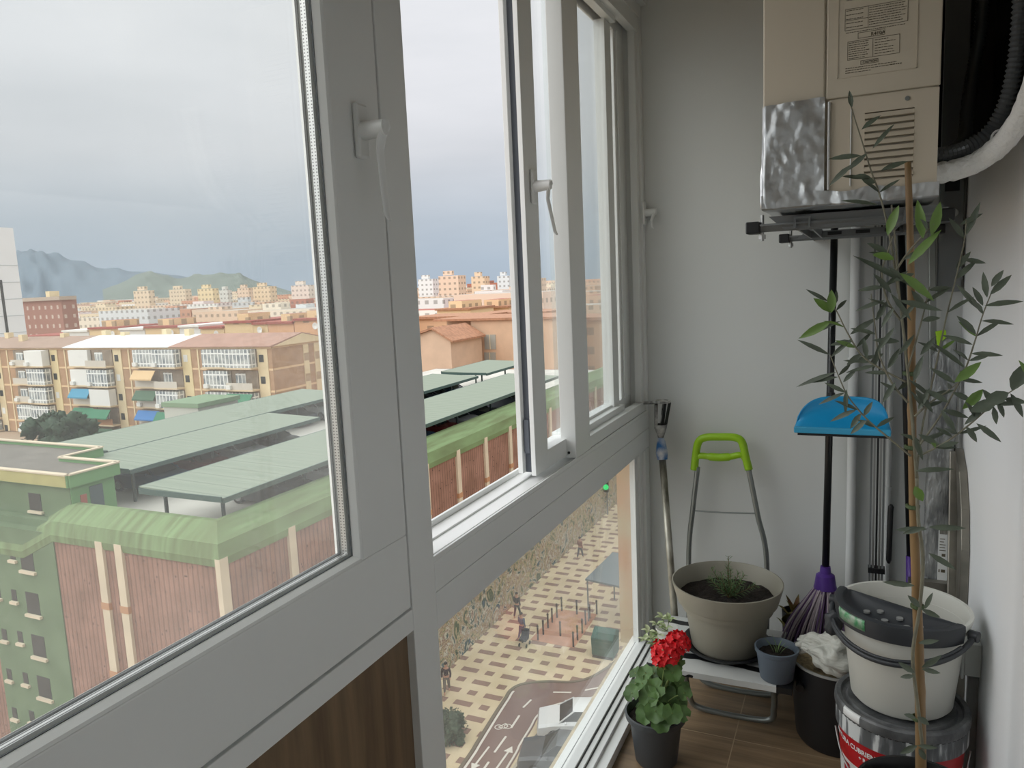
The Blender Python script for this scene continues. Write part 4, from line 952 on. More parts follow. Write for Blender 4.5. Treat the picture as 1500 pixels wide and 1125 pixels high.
for cx in (-15.35, -14.95): b.lathe([(.16, 0), (.20, 0), (.20, .012), (.16, .012)], (cx, 29.95+(.2 if cx > -15 else 0), GZ+.02), 16, closed=True)   # bicycle symbol
for p, q in (((-15.35, 29.95), (-15.15, 30.35)), ((-15.15, 30.35), (-14.95, 30.15)), ((-15.35, 29.95), (-15.05, 29.95)), ((-15.05, 29.95), (-14.95, 30.15))): mark(p, q, .05)
st(b.build('lane_markings', M_WHT))
R_ = curve2([(-13.4, 18), (-13.34, 27.2), (-13.35, 27.9), (-13.1, 28.6), (-12.4, 29.0), (-10.5, 29.0), (-6, 29.2), (0, 29.4)])
st(slab(R_+[(0, 18)], GZ, GZ+.015).build('road', M_ASPH))
b = MB()
for i in range(len(R_)-1): b.bar((*R_[i], GZ+.05), (*R_[i+1], GZ+.05), .14, .1)
st(b.build('kerb_strip', mat('pale_kerb', '#b9b09c', .9)))
st(slab([(-13.2, 31.9), (-12.6, 32.7), (-11.6, 33.4), (-10.6, 34.1), (-8, 35.5), (-8, 29.6), (-13.5, 29.6)], GZ, GZ+.018).build('parking_bay', mat('bay_asphalt', '#85837a', .9)))
b = MB()
for i in range(7):
    x = -12.9+i*.72; b.prism([(x, 31.9+i*.2, GZ+.02), (x+.26, 31.9+i*.2, GZ+.02), (x+.35, 32.75+i*.33, GZ+.02), (x+.09, 32.75+i*.33, GZ+.02)], (0, 0, .012))
st(b.build('hatched_markings', M_WHT))
st(slab([(-17.4, 38.7), (-14.6, 38.6), (-14.7, 43.3), (-17.3, 43.2)], GZ, GZ+.02).build('crossing_patch', mat('terracotta_paving', '#c79274', .9, var=.2, vs=1.5)))

# bollards
b0 = thing('bollard', (-16.94, 38.79, GZ), 'slim dark bollard on the plaza beside the terracotta paving patch', 'bollard', 'bollards around the terracotta paving')
bo = MB().lathe([(0, 0), (.055, 0), (.055, .84), (.07, .85), (.07, .91), (.04, .96), (0, .96)], (-16.94, 38.79, GZ), 12).build('post', mat('bollard_iron', '#3e2f28', .6), b0, smooth=True, auto=True)
for x, y in ((-16.9, 39.55), (-16.96, 40.48), (-16.99, 41.26), (-16.95, 41.99), (-17.01, 43.02), (-15.92, 42.87), (-15.86, 39.73), (-14.66, 38.71), (-14.71, 39.58), (-14.73, 40.5), (-14.92, 41.68), (-14.95, 42.58), (-14.72, 43.3)): copy_tree(b0, (x, y, GZ))

# cars
M_GLS = mat('car_glass', '#20262a', .12); M_TYR = mat('tyre', '#1a1a1a', .8); M_RIM = mat('rim', '#9a9c9e', .4, .7)
def car(loc, rz, col, label, group=None, cat='car'):
    t_ = thing('car', (0, 0, 0), label, cat, group)
    m = mat('car_paint_'+col.strip('#'), col, .25)
    b = MB(); L, Wd = 4.2, .86
    st_ = [(-2.1, .35, .62, .74), (-2.02, .28, .80, .82), (-1.45, .22, .92, .86), (-.5, .20, .97, .87), (.9, .20, .98, .87), (1.75, .24, .93, .84), (2.05, .3, .78, .78), (2.1, .4, .6, .7)]
    vs = []
    for x, zl, zh, w_ in st_: vs += [(x, -w_, zl), (x, -w_, zh-.12), (x, -w_*.86, zh), (x, w_*.86, zh), (x, w_, zh-.12), (x, w_, zl)]
    fs = [(i*6+j, i*6+(j+1) % 6, (i+1)*6+(j+1) % 6, (i+1)*6+j) for i in range(len(st_)-1) for j in range(6)]+[tuple(range(6)), tuple(range(42, 48))]
    b.add(vs, fs); b.build('body', m, t_, smooth=True, auto=True)
    b = MB(); b.add([(-1.05, -.76, .93), (-1.05, .76, .93), (1.75, .74, .92), (1.75, -.74, .92), (-.35, -.60, 1.40), (-.35, .60, 1.40), (1.25, .60, 1.40), (1.25, -.60, 1.40)], [(0, 1, 5, 4), (1, 2, 6, 5), (2, 3, 7, 6), (3, 0, 4, 7)]); b.build('windows', M_GLS, t_)
    b = MB(); b.add([(-.40, -.62, 1.39), (-.40, .62, 1.39), (1.32, .62, 1.39), (1.32, -.62, 1.39), (-.2, -.52, 1.46), (-.2, .52, 1.46), (1.15, .52, 1.46), (1.15, -.52, 1.46)], [(0, 1, 5, 4), (1, 2, 6, 5), (2, 3, 7, 6), (3, 0, 4, 7), (4, 5, 6, 7), (0, 3, 2, 1)])
    for s_ in (-1, 1):
        b.bar((-1.05, s_*.77, .93), (-.35, s_*.61, 1.40), .06, .05); b.bar((1.75, s_*.75, .92), (1.25, s_*.61, 1.40), .10, .05); b.bar((.4, s_*.765, .93), (.4, s_*.61, 1.40), .06, .03)
    b.build('roof', m, t_, smooth=True, auto=True)
    for x in (-1.3, 1.3):
        for s_ in (-1, 1):
            b = MB(); b.tube([(x, s_*.66, .31), (x, s_*.88, .31)], .31, 20); wh = b.build('wheel', M_TYR, t_, smooth=True, auto=True)
            MB().tube([(x, s_*.875, .31), (x, s_*.89, .31)], .19, 16).build('rim', M_RIM, wh)
    for s_ in (-1, 1):
        MB().blob((-.75, s_*.93, 1.0), .09, 1, .05, 1, 2, (.6, 1, .7)).build('mirror', m, t_, smooth=True)
        MB().blob((-2.0, s_*.62, .68), .11, 1, .05, 1, 2, (.5, 1.3, .7)).build('headlight', M_RIM, t_, smooth=True)
    t_.location = loc; t_.rotation_euler = (0, 0, rz); return t_
car((-11.2, 28.3, GZ+.02), radians(14), '#4b4f52', 'dark grey car on the street below the white car, cut by the stone ledge')
car((-11.45, 31.0, GZ+.02), radians(20), '#dadbd8', 'white car parked on the street, partly hidden by the stone ledge')

# people
def skin(name, nodes, edges, m, parent, sub=1):
    me = bpy.data.meshes.new(name); o = bpy.data.objects.new(name, me); COL.objects.link(o); o.parent = parent
    me.from_pydata([n[0] for n in nodes], edges, []); me.update(); me.materials.append(m)
    k = o.modifiers.new('skin', 'SKIN'); sv = me.skin_vertices[0].data
    for i, n in enumerate(nodes): sv[i].radius = (n[1], n[2] if len(n) > 2 else n[1]); sv[i].use_root = (i == 0)
    k.use_smooth_shade = True
    s_ = o.modifiers.new('sub', 'SUBSURF'); s_.levels = sub; s_.render_levels = sub
    return o
M_SKIN = mat('skin', '#b98a70', .6)
def person(loc, rz, jc, tcol, label, hair='#2a211c', stride=.22):
    t_ = thing('person', loc, label, 'person'); t_.rotation_euler = (0, 0, rz); s = stride
    bd = [((0, 0, .93), .10), ((0, .01, 1.15), .10), ((0, 0, 1.38), .10), ((0, -.01, 1.47), .05), ((0, -.03, 1.58), .075, .09), ((0, -.03, 1.68), .06),
          ((-.17, 0, 1.37), .05), ((-.23, .05, 1.10), .04), ((-.22, -.06, .86), .03), ((-.22, -.09, .78), .028), ((.17, 0, 1.37), .05), ((.23, -.04, 1.10), .04), ((.22, -.20, .92), .03), ((.22, -.26, .86), .028),
          ((-.10, 0, .88), .085), ((-.10, -s*.6, .50), .06), ((-.10, -s, .10), .04), ((-.10, -s-.13, .04), .035), ((.10, 0, .88), .085), ((.10, s*.3, .50), .06), ((.10, s, .12), .04), ((.10, s-.11, .04), .035)]
    ed = [(0, 1), (1, 2), (2, 3), (3, 4), (4, 5), (2, 6), (6, 7), (7, 8), (8, 9), (2, 10), (10, 11), (11, 12), (12, 13), (0, 14), (14, 15), (15, 16), (16, 17), (0, 18), (18, 19), (19, 20), (20, 21)]
    skin('body', bd, ed, M_SKIN, t_)
    jk = [((0, .0, .90), .145, .12), ((0, .01, 1.15), .135, .12), ((0, 0, 1.37), .14, .12), ((-.18, 0, 1.37), .075), ((-.24, .05, 1.10), .06), ((-.225, -.05, .88), .048), ((.18, 0, 1.37), .075), ((.24, -.04, 1.10), .06), ((.225, -.18, .93), .048)]
    skin('jacket', jk, [(0, 1), (1, 2), (2, 3), (3, 4), (4, 5), (2, 6), (6, 7), (7, 8)], mat('cloth_'+jc.strip('#'), jc, .9), t_)
    tr = [((0, 0, .90), .12, .11), ((-.10, 0, .84), .105), ((-.10, -s*.6, .50), .078), ((-.10, -s, .14), .06), ((.10, 0, .84), .105), ((.10, s*.3, .50), .078), ((.10, s, .16), .06)]
    skin('trousers', tr, [(0, 1), (1, 2), (2, 3), (0, 4), (4, 5), (5, 6)], mat('cloth_'+tcol.strip('#'), tcol, .9), t_)
    me = MB().blob((0, 0, 1.665), .105, 2, .08, 2, 3, (.9, 1.0, .8)); me.v = [v+loc_ for v in me.v for loc_ in (Vector(loc),)]
    me.build('hair', mat('hair_'+hair.strip('#'), hair, .8), t_, smooth=True); return t_
person((-17.87, 38.56, GZ), 2.9, '#5b6274', '#4a5468', 'person in grey-blue clothes walking with a pushchair on the plaza')
person((-19.35, 41.16, GZ), 3.0, '#2b2b2e', '#33363c', 'person in black clothes walking ahead near the mural wall')
person((-19.24, 31.8, GZ), .4, '#3a2a2a', '#6a6258', 'person in dark top standing by the foot of the brick wall')
person((-18.94, 52.17, GZ), 2.8, '#8a5a4c', '#4c4a52', 'person in reddish top further along the plaza')
# pushchair
pc = thing('pushchair', (-17.45, 37.9, GZ), 'dark pushchair in front of the walking person on the plaza', 'pushchair')
MB().prism([(-17.65, 37.7, GZ+.35), (-17.65, 38.2, GZ+.4), (-17.65, 38.25, GZ+.95), (-17.65, 38.0, GZ+1.0), (-17.65, 37.95, GZ+.6), (-17.65, 37.6, GZ+.5)], (.4, 0, 0)).build('seat', mat('dark_fabric', '#2c3038', .9), pc)
for x in (-17.68, -17.22):
    for y in (37.7, 38.2): MB().tube([(x-.02, y, GZ+.11), (x+.02, y, GZ+.11)], .11, 14).build('wheel', M_TYR, pc)
MB().tube([(-17.62, 38.15, GZ+.3), (-17.62, 38.45, GZ+1.0), (-17.28, 38.45, GZ+1.0), (-17.28, 38.15, GZ+.3)], .015, 6).build('handle', M_BRK, pc)

# lamp post, kiosk awning, container, shrub, traffic light
lp = thing('lamp_post', (-14.5, 47.9, GZ), 'tall thin street lamp with curved arm over the plaza', 'street lamp')
MB().tube(bez([(-14.5, 47.9, GZ), (-14.5, 47.9, GZ+4), (-14.45, 47.9, GZ+7.8), (-14.1, 47.9, GZ+8.8), (-13.3, 47.8, GZ+9.1)], 8), [.10]+[.07]*30+[.05]*2, 10).build('pole', mat('lamp_grey', '#5d5a56', .5), lp, smooth=True)
MB().blob((-13.1, 47.8, GZ+9.05), .22, 1, .05, 1, 2, (1.6, .7, .4)).build('lamp_head', M_BRK, lp, smooth=True)
kk = thing('awning', (-14.0, 43.8, GZ), 'grey flat awning on posts standing on the plaza', 'awning')
MB().prism([(-15.0, 42.1, GZ+2.7), (-12.2, 41.6, GZ+2.7), (-12.2, 45.8, GZ+3.1), (-14.4, 46.0, GZ+3.1)], (0, 0, .12)).build('roof', mat('awning_grey', '#6c7678', .7), kk)
for x, y in ((-14.9, 42.2), (-12.3, 41.8), (-12.3, 45.7), (-14.3, 45.8)): MB().tube([(x, y, GZ), (x, y, GZ+2.75)], .05, 8).build('post', M_BRK, kk)
gc = thing('recycling_container', (-12.6, 38.6, GZ), 'dark green street container beside the bike lane bend', 'container')
MB().prism([(-13.3, 38.0, GZ+.1), (-13.3, 39.1, GZ+.1), (-13.3, 39.2, GZ+1.3), (-13.3, 38.6, GZ+1.6), (-13.3, 37.9, GZ+1.2)], (1.3, 0, 0)).build('body', mat('container_green', '#2f5f52', .6, var=.3, vs=2), gc, bevel=.05)
B(-13.25, -12.05, 37.95, 39.05, GZ, GZ+.1).build('base', M_BLK, gc)
random.seed(8)
def tree(name, c, hgt, r, label, cat, col, group=None, trunk=True, seed=0):
    t_ = thing(name, c, label, cat, group); c = Vector(c); M_ = mat('leaf_'+col.strip('#'), col, .8, var=.5, vs=3, bump=.6, bs=6)
    b = MB(); rr_ = random.Random(seed)
    for i in range(26):
        a = rr_.uniform(0, 6.28); q = rr_.uniform(0, .75)**.6*r; z = hgt-r*.9+rr_.uniform(-.8, .8)*r
        b.blob(c+Vector((q*cos(a), q*sin(a), z)), r*rr_.uniform(.28, .42), i+seed, .5, 2.6, 3)
    for i in range(700):
        d = Vector((rr_.gauss(0, 1), rr_.gauss(0, 1), rr_.gauss(0, 1))).normalized(); p = c+Vector((0, 0, hgt-r*.9))+Vector((d.x*r, d.y*r, d.z*r*1.05))*rr_.uniform(.75, 1.1)
        b.leaf(p, d+Vector((0, 0, .2)), r*.14, r*.09)
    b.build('crown', M_, t_, smooth=True)
    if trunk: MB().tube([c, c+Vector((0, 0, hgt-r))], [r*.10, r*.06], 8).build('trunk', mat('trunk_bark', '#5a4a3a', .9), t_)
    return t_
tree('shrub', (-17.1, 28.3, GZ), 1.3, .75, 'small bush on the plaza at the foot of the white mullion', 'shrub', '#4f5f48', trunk=False, seed=2)
for i, (x, y) in enumerate(((-104.5, 68), (-97.5, 66.5))): tree('tree', (x, y, GZ), 5.0+i*.5, 3.1, ('dark round-crowned tree before the brick apartment block, %s of the two' % ('left', 'right')[i]), 'tree', '#2f4a30', seed=i+5)
tl = thing('traffic_light', (-19.0, 63, GZ), 'traffic light showing green at the far end of the plaza', 'traffic light')
q = at(888, 713, Y=63); x_ = q.x
tl.location = (x_, 63, GZ)
MB().tube([(x_, 63.2, GZ), (x_, 63.2, q.z+.6)], .07, 8).build('pole', M_BRK, tl)
B(x_-.22, x_+.22, 62.9, 63.15, q.z-.5, q.z+.55).build('housing', M_BLK, tl, bevel=.04)
mg = bpy.data.materials.new('green_signal'); mg.use_nodes = True; bb = mg.node_tree.nodes['Principled BSDF']; bb.inputs['Base Color'].default_value = (0, .4, .1, 1); bb.inputs['Emission Color'].default_value = (.02, .8, .2, 1); bb.inputs['Emission Strength'].default_value = 1.0
MB().tube([(x_, 62.84, q.z), (x_, 62.9, q.z)], .26, 18).build('green_lens', mg, tl)

# ================================================================== THE GREEN AND BRICK PARKING BUILDING
pk = thing('parking_building', (-33, 45, GZ), 'brick and green multi-storey car park with green parapet across the street', 'building')
ZP = -8.06; XF, YF = -20.6, 18.9
M_RIB, t, bs_ = base('ribbed_brick_cladding'); co, o = objxyz(t)
uu = math_(t, 'ADD', o[0], o[1]); st1 = math_(t, 'PINGPONG', uu, .13); r1 = ramp(t, [(.0, (.45, .45, .45)), (.4, (1, 1, 1))], math_(t, 'DIVIDE', st1, .13))
n = noise_(t, co.outputs['Object'], .8, 5); c1 = ramp(t, [(.35, lin('#876351')), (.65, lin('#a07866'))], n)
mxx = N(t, 'ShaderNodeMix', data_type='RGBA', blend_type='MULTIPLY'); mxx.inputs[0].default_value = .8; t.links.new(c1.outputs[0], mxx.inputs[6]); t.links.new(r1.outputs[0], mxx.inputs[7])
vo = N(t, 'ShaderNodeTexVoronoi'); vo.inputs['Scale'].default_value = 3.2; t.links.new(co.outputs['Object'], vo.inputs[0])
hole = math_(t, 'LESS_THAN', vo.outputs['Distance'], .13)
t.links.new(mixc(t, hole, mxx.outputs[2], lin('#533a32')), bs_.inputs['Base Color']); bs_.inputs['Roughness'].default_value = .9
bp = N(t, 'ShaderNodeBump'); bp.inputs['Strength'].default_value = .6; bp.inputs['Distance'].default_value = .05; t.links.new(st1, bp.inputs['Height']); t.links.new(bp.outputs[0], bs_.inputs['Normal'])
M_GRN = mat('green_render', '#5f7352', .85, vs=.8, col2='#6b7f5e'); M_GRN2 = mat('bright_green_render', '#6f9a66', .85, var=.1, vs=.8)
M_PAR = mat('green_parapet', '#7c9466', .85, vs=1.5, col2='#6c7a52', stretch=(2.6, .22, .25)); M_CRM = mat('cream_render', '#d8c8ae', .85, var=.12, vs=1)
M_WIN = mat('dark_opening', '#26292a', .3); M_BRCK = mat('terrace_brick', '#b88a66', .9)
B(-43.5, XF, YF, 74, GZ, ZP-.02).build('brick_wall', M_RIB, pk)
B(-34.45, -29.7, YF-.05, YF+.5, GZ, ZP+.02).build('green_stair_wall', M_GRN, pk)
B(-43.4, XF-.5, YF+.5, 73.5, ZP-.1, ZP).build('deck', mat('concrete_deck', '#c9c7bd', .9, var=.12, vs=.5), pk)
# parapet ring swept along both facades with the step down over the stairs
def sweep(path, prof):
    b = MB(); n = len(prof)
    for i, (p, nrm, dz) in enumerate(path):
        b.v += [Vector(p)+Vector(nrm)*(-ins_)+Vector((0, 0, z+dz)) for ins_, z in prof]
    for i in range(len(path)-1): b.f += [(i*n+j, i*n+(j+1) % n, (i+1)*n+(j+1) % n, (i+1)*n+j) for j in range(n)]
    b.f += [tuple(range(n)), tuple(range((len(path)-1)*n, len(path)*n))]; return b
prof = [(-.0, 0), (.14, .54), (1.0, 1.04), (1.25, 1.04), (1.25, -.3), (.05, -.3)]
path = [((-43.5, 18.78, ZP), (0, -1, 0), -.95), ((-31.75, 18.78, ZP), (0, -1, 0), -.95), ((-29.7, 18.78, ZP), (0, -1, 0), 0), ((-20.48, 18.78, ZP), (1, -1, 0), 0), ((-20.48, 74.1, ZP), (1, 0, 0), 0)]
sweep(path, prof).build('parapet', M_PAR, pk)
for y in (18.98, 22.6, 26.1, 29.65, 33.15, 36.65, 40.2, 43.8, 47.4, 51, 54.6, 58.2, 61.8, 65.4, 69):
    c_ = B(XF-.1, XF+.13, y-.2, y+.2, GZ+2.8, ZP+.02).build('pilaster', M_CRM, pk)
    b = MB()
    for z in (-10.7, -13.6, -16.5): b.box(XF-.1, XF+.15, y-.23, y+.23, z-.14, z+.14)
    b.build('collars', M_BRCK, c_)
for x in (-26.84, -25.75):
    c_ = B(x-.2, x+.2, YF-.13, YF+.1, GZ, ZP+.02).build('pilaster', M_CRM, pk)
    b = MB()
    for z in (-10.7, -13.6, -16.5): b.box(x-.23, x+.23, YF-.15, YF+.1, z-.14, z+.14)
    b.build('collars', M_BRCK, c_)
M_MUR, t, bs_ = base('mural_paint'); co, o = objxyz(t); n1 = N(t, 'ShaderNodeTexNoise'); n1.inputs['Scale'].default_value = .9; n1.inputs['Detail'].default_value = 5; n1.inputs['Roughness'].default_value = .7; n1.inputs['Distortion'].default_value = 1.5; t.links.new(co.outputs['Object'], n1.inputs[0])
r1 = ramp(t, [(.30, lin('#1f302a')), (.40, lin('#4a5c40')), (.46, lin('#c0b08a')), (.50, lin('#6a3e30')), (.55, lin('#cfc8b4')), (.60, lin('#2f4a3c')), (.70, lin('#3c5878'))], n1.outputs[0])
t.links.new(r1.outputs[0], bs_.inputs['Base Color'])
B(XF, XF+.22, 18.95, 74, GZ, GZ+2.8).build('mural_plinth', M_MUR, pk)
def openw(x, z, w_, h, yy=YF-.05):
    fr = B(x-w_/2, x+w_/2, yy-.012, yy+.02, z-h/2, z+h/2).build('window', M_WIN, pk); B(x-w_/2-.06, x+w_/2+.10, yy-.12, yy+.02, z-h/2-.14, z-h/2-.02).build('sill', M_CRM, fr)
for z in (-9.35, -11.3, -13.22, -15.11, -17.0): openw(-31.56, z, .85, .95)
for x, z in ((-32.5, -9.2), (-32.78, -11.1), (-32.76, -13.0), (-32.79, -14.92), (-32.72, -16.7), (-33.87, -13.07), (-33.93, -14.95), (-33.94, -16.8), (-33.9, -11.1)): openw(x, z, .34, .5)
B(-43.4, -29.72, YF+.4, 19.73, ZP-.1, ZP+.35).build('green_stair_wall', M_GRN, pk)
# stair hut
sh = thing('stair_hut', (-35, 21, ZP), 'green stair hut with yellow-green fascia on the car park roof', 'hut')
B(-41.9, -29.55, 19.72, 21.75, ZP, -6.27).build('wall', M_GRN, sh); B(-41.9, -33.1, 21.7, 23.8, ZP, -6.27).build('wall', M_GRN2, sh)
B(-29.56, -29.50, 19.74, 21.75, ZP, -6.27).build('side_wall', M_GRN2, sh)
pts = [(-29.35, 19.58), (-29.35, 21.9), (-33.2, 21.9), (-33.2, 24.0), (-42, 24.0), (-42, 19.58)]
b = MB().prism([(x, y, -6.28) for x, y in pts], (0, 0, .36)); b.build('roof_slab', mat('dark_felt', '#7a756c', .95, var=.2, vs=1), sh)
b = MB()
for i in range(6):
    p, q = pts[i], pts[(i+1) % 6]; b.bar((*p, -6.02), (*q, -6.02), .16, .52) if False else b.bar((p[0], p[1], -6.02), (q[0], q[1], -6.02), .16, .52)
b.build('fascia', mat('fascia_green', '#6f9a66', .85), sh)
b = MB()
for i in range(6):
    p, q = pts[i], pts[(i+1) % 6]; b.bar((p[0], p[1], -5.735), (q[0], q[1], -5.735), .26, .06)
b.build('coping', M_CRM, sh)
B(-42, -29.4, 19.48, 19.52, -6.26, -5.78).build('front_fascia', mat('yellow_green_band', '#b3ac72', .85, var=.12, vs=2), sh)
fr = B(-32.3, -31.5, 19.70, 19.73, -7.5, -6.75).build('window', M_WIN, sh); B(-32.35, -31.4, 19.6, 19.73, -7.62, -7.52).build('sill', M_CRM, fr)
B(-29.51, -29.47, 20.55, 21.15, ZP, -6.5).build('door', mat('dark_door', '#4a5a5c', .5), sh); B(-29.5, -29.46, 20.1, 20.38, -7.4, -6.75).build('sign', mat('red_sign', '#a8604e', .6), sh)
# second hut (light grey) further back
s2 = thing('roof_hut', (-34, 52, ZP), 'grey and green roof hut behind the green canopies', 'hut')
q0, q1 = at(258, 613, Y=48), at(357, 603, Y=48)
B(-43.2, -40.0, 36.2, 39.8, ZP, -6.1).build('wall', mat('pale_concrete', '#b9b9ae', .9), s2)
B(-43.3, -39.85, 36.1, 39.9, -6.1, -5.8).build('roof_slab', mat('green_band', '#789070', .85), s2)
# canopies
M_CAN, t, bs_ = base('green_canopy_sheet'); co, o = objxyz(t)
sn = math_(t, 'PINGPONG', o[1], .55); r1 = ramp(t, [(0, lin('#667364')), (.12, lin('#8b9583')), (1, lin('#808c7a'))], math_(t, 'DIVIDE', sn, .55)); t.links.new(r1.outputs[0], bs_.inputs['Base Color']); bs_.inputs['Roughness'].default_value = .6
M_CEDG = mat('canopy_edge', '#3f5650', .6); M_CPOST = mat('canopy_post', '#3c4a46', .6)
for (x0, x1, y0, y1, label) in ((-26.1, -21.65, 20.3, 56, 'longest green metal parking canopy, along the parapet nearest the street'), (-33.6, -29.6, 22.6, 35.9, 'middle green parking canopy, between the nearest and farthest ones'), (-39.0, -34.4, 25.2, 45.5, 'farthest long green parking canopy, just before the brick apartment block'),
                      (-32.9, -28.6, 46.5, 55.2, 'small green canopy seen left in the open window'), (-33.0, -28.6, 56.8, 66, 'small green canopy seen right in the open window, farther than the other')):
    c_ = thing('parking_canopy', ((x0+x1)/2, (y0+y1)/2, ZP), label, 'canopy')
    b = MB().prism([(x0, y0, -6.22), (x1, y0, -6.36), (x1, y0, -6.30), (x0, y0, -6.16)], (0, y1-y0, 0)); b.build('roof_sheet', M_CAN, c_)
    b = MB(); b.box(x1-.02, x1+.06, y0, y1, -6.50, -6.30); b.box(x0-.06, x0+.02, y0, y1, -6.36, -6.16); b.box(x0, x1, y0-.06, y0, -6.46, -6.24); b.build('gutter', M_CEDG, c_)
    y = y0+.8
    while y < y1:
        b = MB(); b.box(x1-.9, x1-.8, y-.06, y+.06, ZP, -6.35); b.box(x0+.3, x1-.2, y-.05, y+.05, -6.48, -6.35); b.box(x0+.4, x0+.5, y-.06, y+.06, ZP, -6.3); b.build('post', M_CPOST, c_); y += 4.8
# parked cars in the shade of the canopies
c0_ = None
cols_ = ['#2c3238', '#4a5058', '#9a9da0', '#4a5058', '#6a2f2f', '#c9ccce', '#30465e']
spots = [(-23.9, 25.4+2.75*i, 0, 0) for i in range(11)]+[(-31.6, 25.3+2.75*i, 0, 0) for i in range(5)]+[(-36.6, 27.0+2.8*i, 0, 0) for i in range(7)]+[(-30.7, 48.2+2.7*i, 0, 0) for i in range(3)]
random.seed(9); protos = {}
for i, (x, y, a, _) in enumerate(spots):
    if i in (3, 8, 15, 20): continue
    c_ = cols_[(i*5) % 7]; row = 'nearest' if x > -25 else 'middle' if x > -33 else 'farthest' 
    nm = {'#2c3238': 'black', '#4a5058': 'dark grey', '#9a9da0': 'silver', '#6a2f2f': 'dark red', '#c9ccce': 'white', '#30465e': 'blue'}[c_]
    row = 'small' if y > 46 and x < -27 else row
    lab = '%s car parked under the %s green canopy on the roof' % (nm, row); grp = '%s cars under the %s canopy' % (nm, row)
    if c_ in protos: o = copy_tree(protos[c_], (x, y, ZP+.01), pi+random.uniform(-.03, .03)); o['label'] = lab; o['group'] = grp
    else: protos[c_] = car((x, y, ZP+.01), pi, c_, lab, grp)

# ================================================================== BRICK APARTMENT BLOCK
ab = thing('apartment_block', (-105, 84, GZ), 'long brick apartment block with glazed balconies and a half-white roof', 'building')
YA_ = 78.4; XE = -71.9; ZE = -5.85
M_BRK2, t, bs_ = base('brick_strip'); co, o = objxyz(t)
br2 = N(t, 'ShaderNodeTexBrick'); br2.inputs['Scale'].default_value = 3.0; br2.inputs['Color1'].default_value = (*lin('#bd8f66'), 1); br2.inputs['Color2'].default_value = (*lin('#a97c56'), 1); br2.inputs['Mortar'].default_value = (*lin('#c7a684'), 1); br2.inputs['Mortar Size'].default_value = .03
t.links.new(co.outputs['Object'], br2.inputs[0]); n = noise_(t, co.outputs['Object'], .7, 4); c1 = ramp(t, [(.3, lin('#aa8666')), (.7, lin('#c09c7a'))], n); t.links.new(c1.outputs[0], bs_.inputs['Base Color']); bs_.inputs['Roughness'].default_value = .9
M_CR = mat('facade_cream', '#ecd9b0', .85, var=.1, vs=.6); M_YL = mat('facade_yellow', '#e9d6a6', .85)
B(-142, XE, YA_, 90.6, GZ, ZE).build('wall', M_BRK2, ab)
b = MB()
for z in (ZE, -8.85, -11.88, -14.9, -17.9): b.box(-142, XE+.06, YA_-.06, YA_+.1, z-.28, z); b.box(XE-.1, XE+.06, YA_, 90.6, z-.28, z)
b.build('floor_bands', mat('band_cream', '#e6c69c', .85), ab)
def roofseg(xa, xb, m, nm='roof'):
    MB().prism([(xa, YA_-.5, ZE), (xa, YA_-.5, ZE+.12), (xa, 84.5, ZE+1.5), (xa, 91.1, ZE+.12), (xa, 91.1, ZE)], (xb-xa, 0, 0)).build(nm, m, ab)
roofseg(-142, -114.2, mat('brown_roof', '#a88e7c', .9, var=.15, vs=.6)); roofseg(-114.2, -90.8, mat('white_roof', '#e4e6e4', .7)); roofseg(-90.8, XE+.3, mat('red_brown_roof', '#b08a78', .9, var=.15, vs=.6))
MB().prism([(XE+.3, YA_+.1, ZE), (XE+.3, 84.5, ZE+1.35), (XE+.3, 90.8, ZE)], (.06, 0, 0)).build('gable', M_CR, ab)
M_GRID, t, bs_ = base('white_glazing_grid'); co, o = objxyz(t)
gx = math_(t, 'PINGPONG', math_(t, 'ADD', o[0], o[1]), .34); gz = math_(t, 'PINGPONG', math_(t, 'ADD', o[2], .2), .75)
bar = math_(t, 'MAXIMUM', math_(t, 'LESS_THAN', gx, .085), math_(t, 'LESS_THAN', gz, .10)); n = noise_(t, co.outputs['Object'], .9, 2); c1 = ramp(t, [(.35, lin('#6f7a80')), (.65, lin('#b8bcb8'))], n)
t.links.new(mixc(t, bar, c1.outputs[0], lin('#eceeea')), bs_.inputs['Base Color']); bs_.inputs['Roughness'].default_value = .5
M_RAIL = mat('balcony_rail', '#cfc8ba', .7); M_SHAD = mat('balcony_shade', '#9b8b78', .8, var=.3, vs=1); M_WBOX = mat('white_panel', '#e8e8e2', .7); M_SLAB = mat('balcony_slab', '#dcc8a6', .8)
AW = {'b': mat('blue_awning', '#3f7dbb', .8), 't': mat('teal_awning', '#4a93b0', .8), 'g': mat('green_awning', '#3c7f5e', .8), 'd': mat('dark_green_awning', '#4a6a52', .8), 's': mat('sand_awning', '#d9b98a', .8)}
random.seed(13); levels = [(-5.85, -8.85), (-8.85, -11.88), (-11.88, -14.9), (-14.9, -17.9), (-17.9, -20)]
zones = [(-141, -130.9), (-127.1, -116.2), (-112.6, -101.4), (-98.1, -86.9), (-84.1, -72.6)]
types = ['ogogo', 'rorgg', 'pptwp', 'gsdbw', 'gygtg']; types2 = ['gogrg', 'pgggr', 'ogpwd', 'gogwo', 'goxgo']
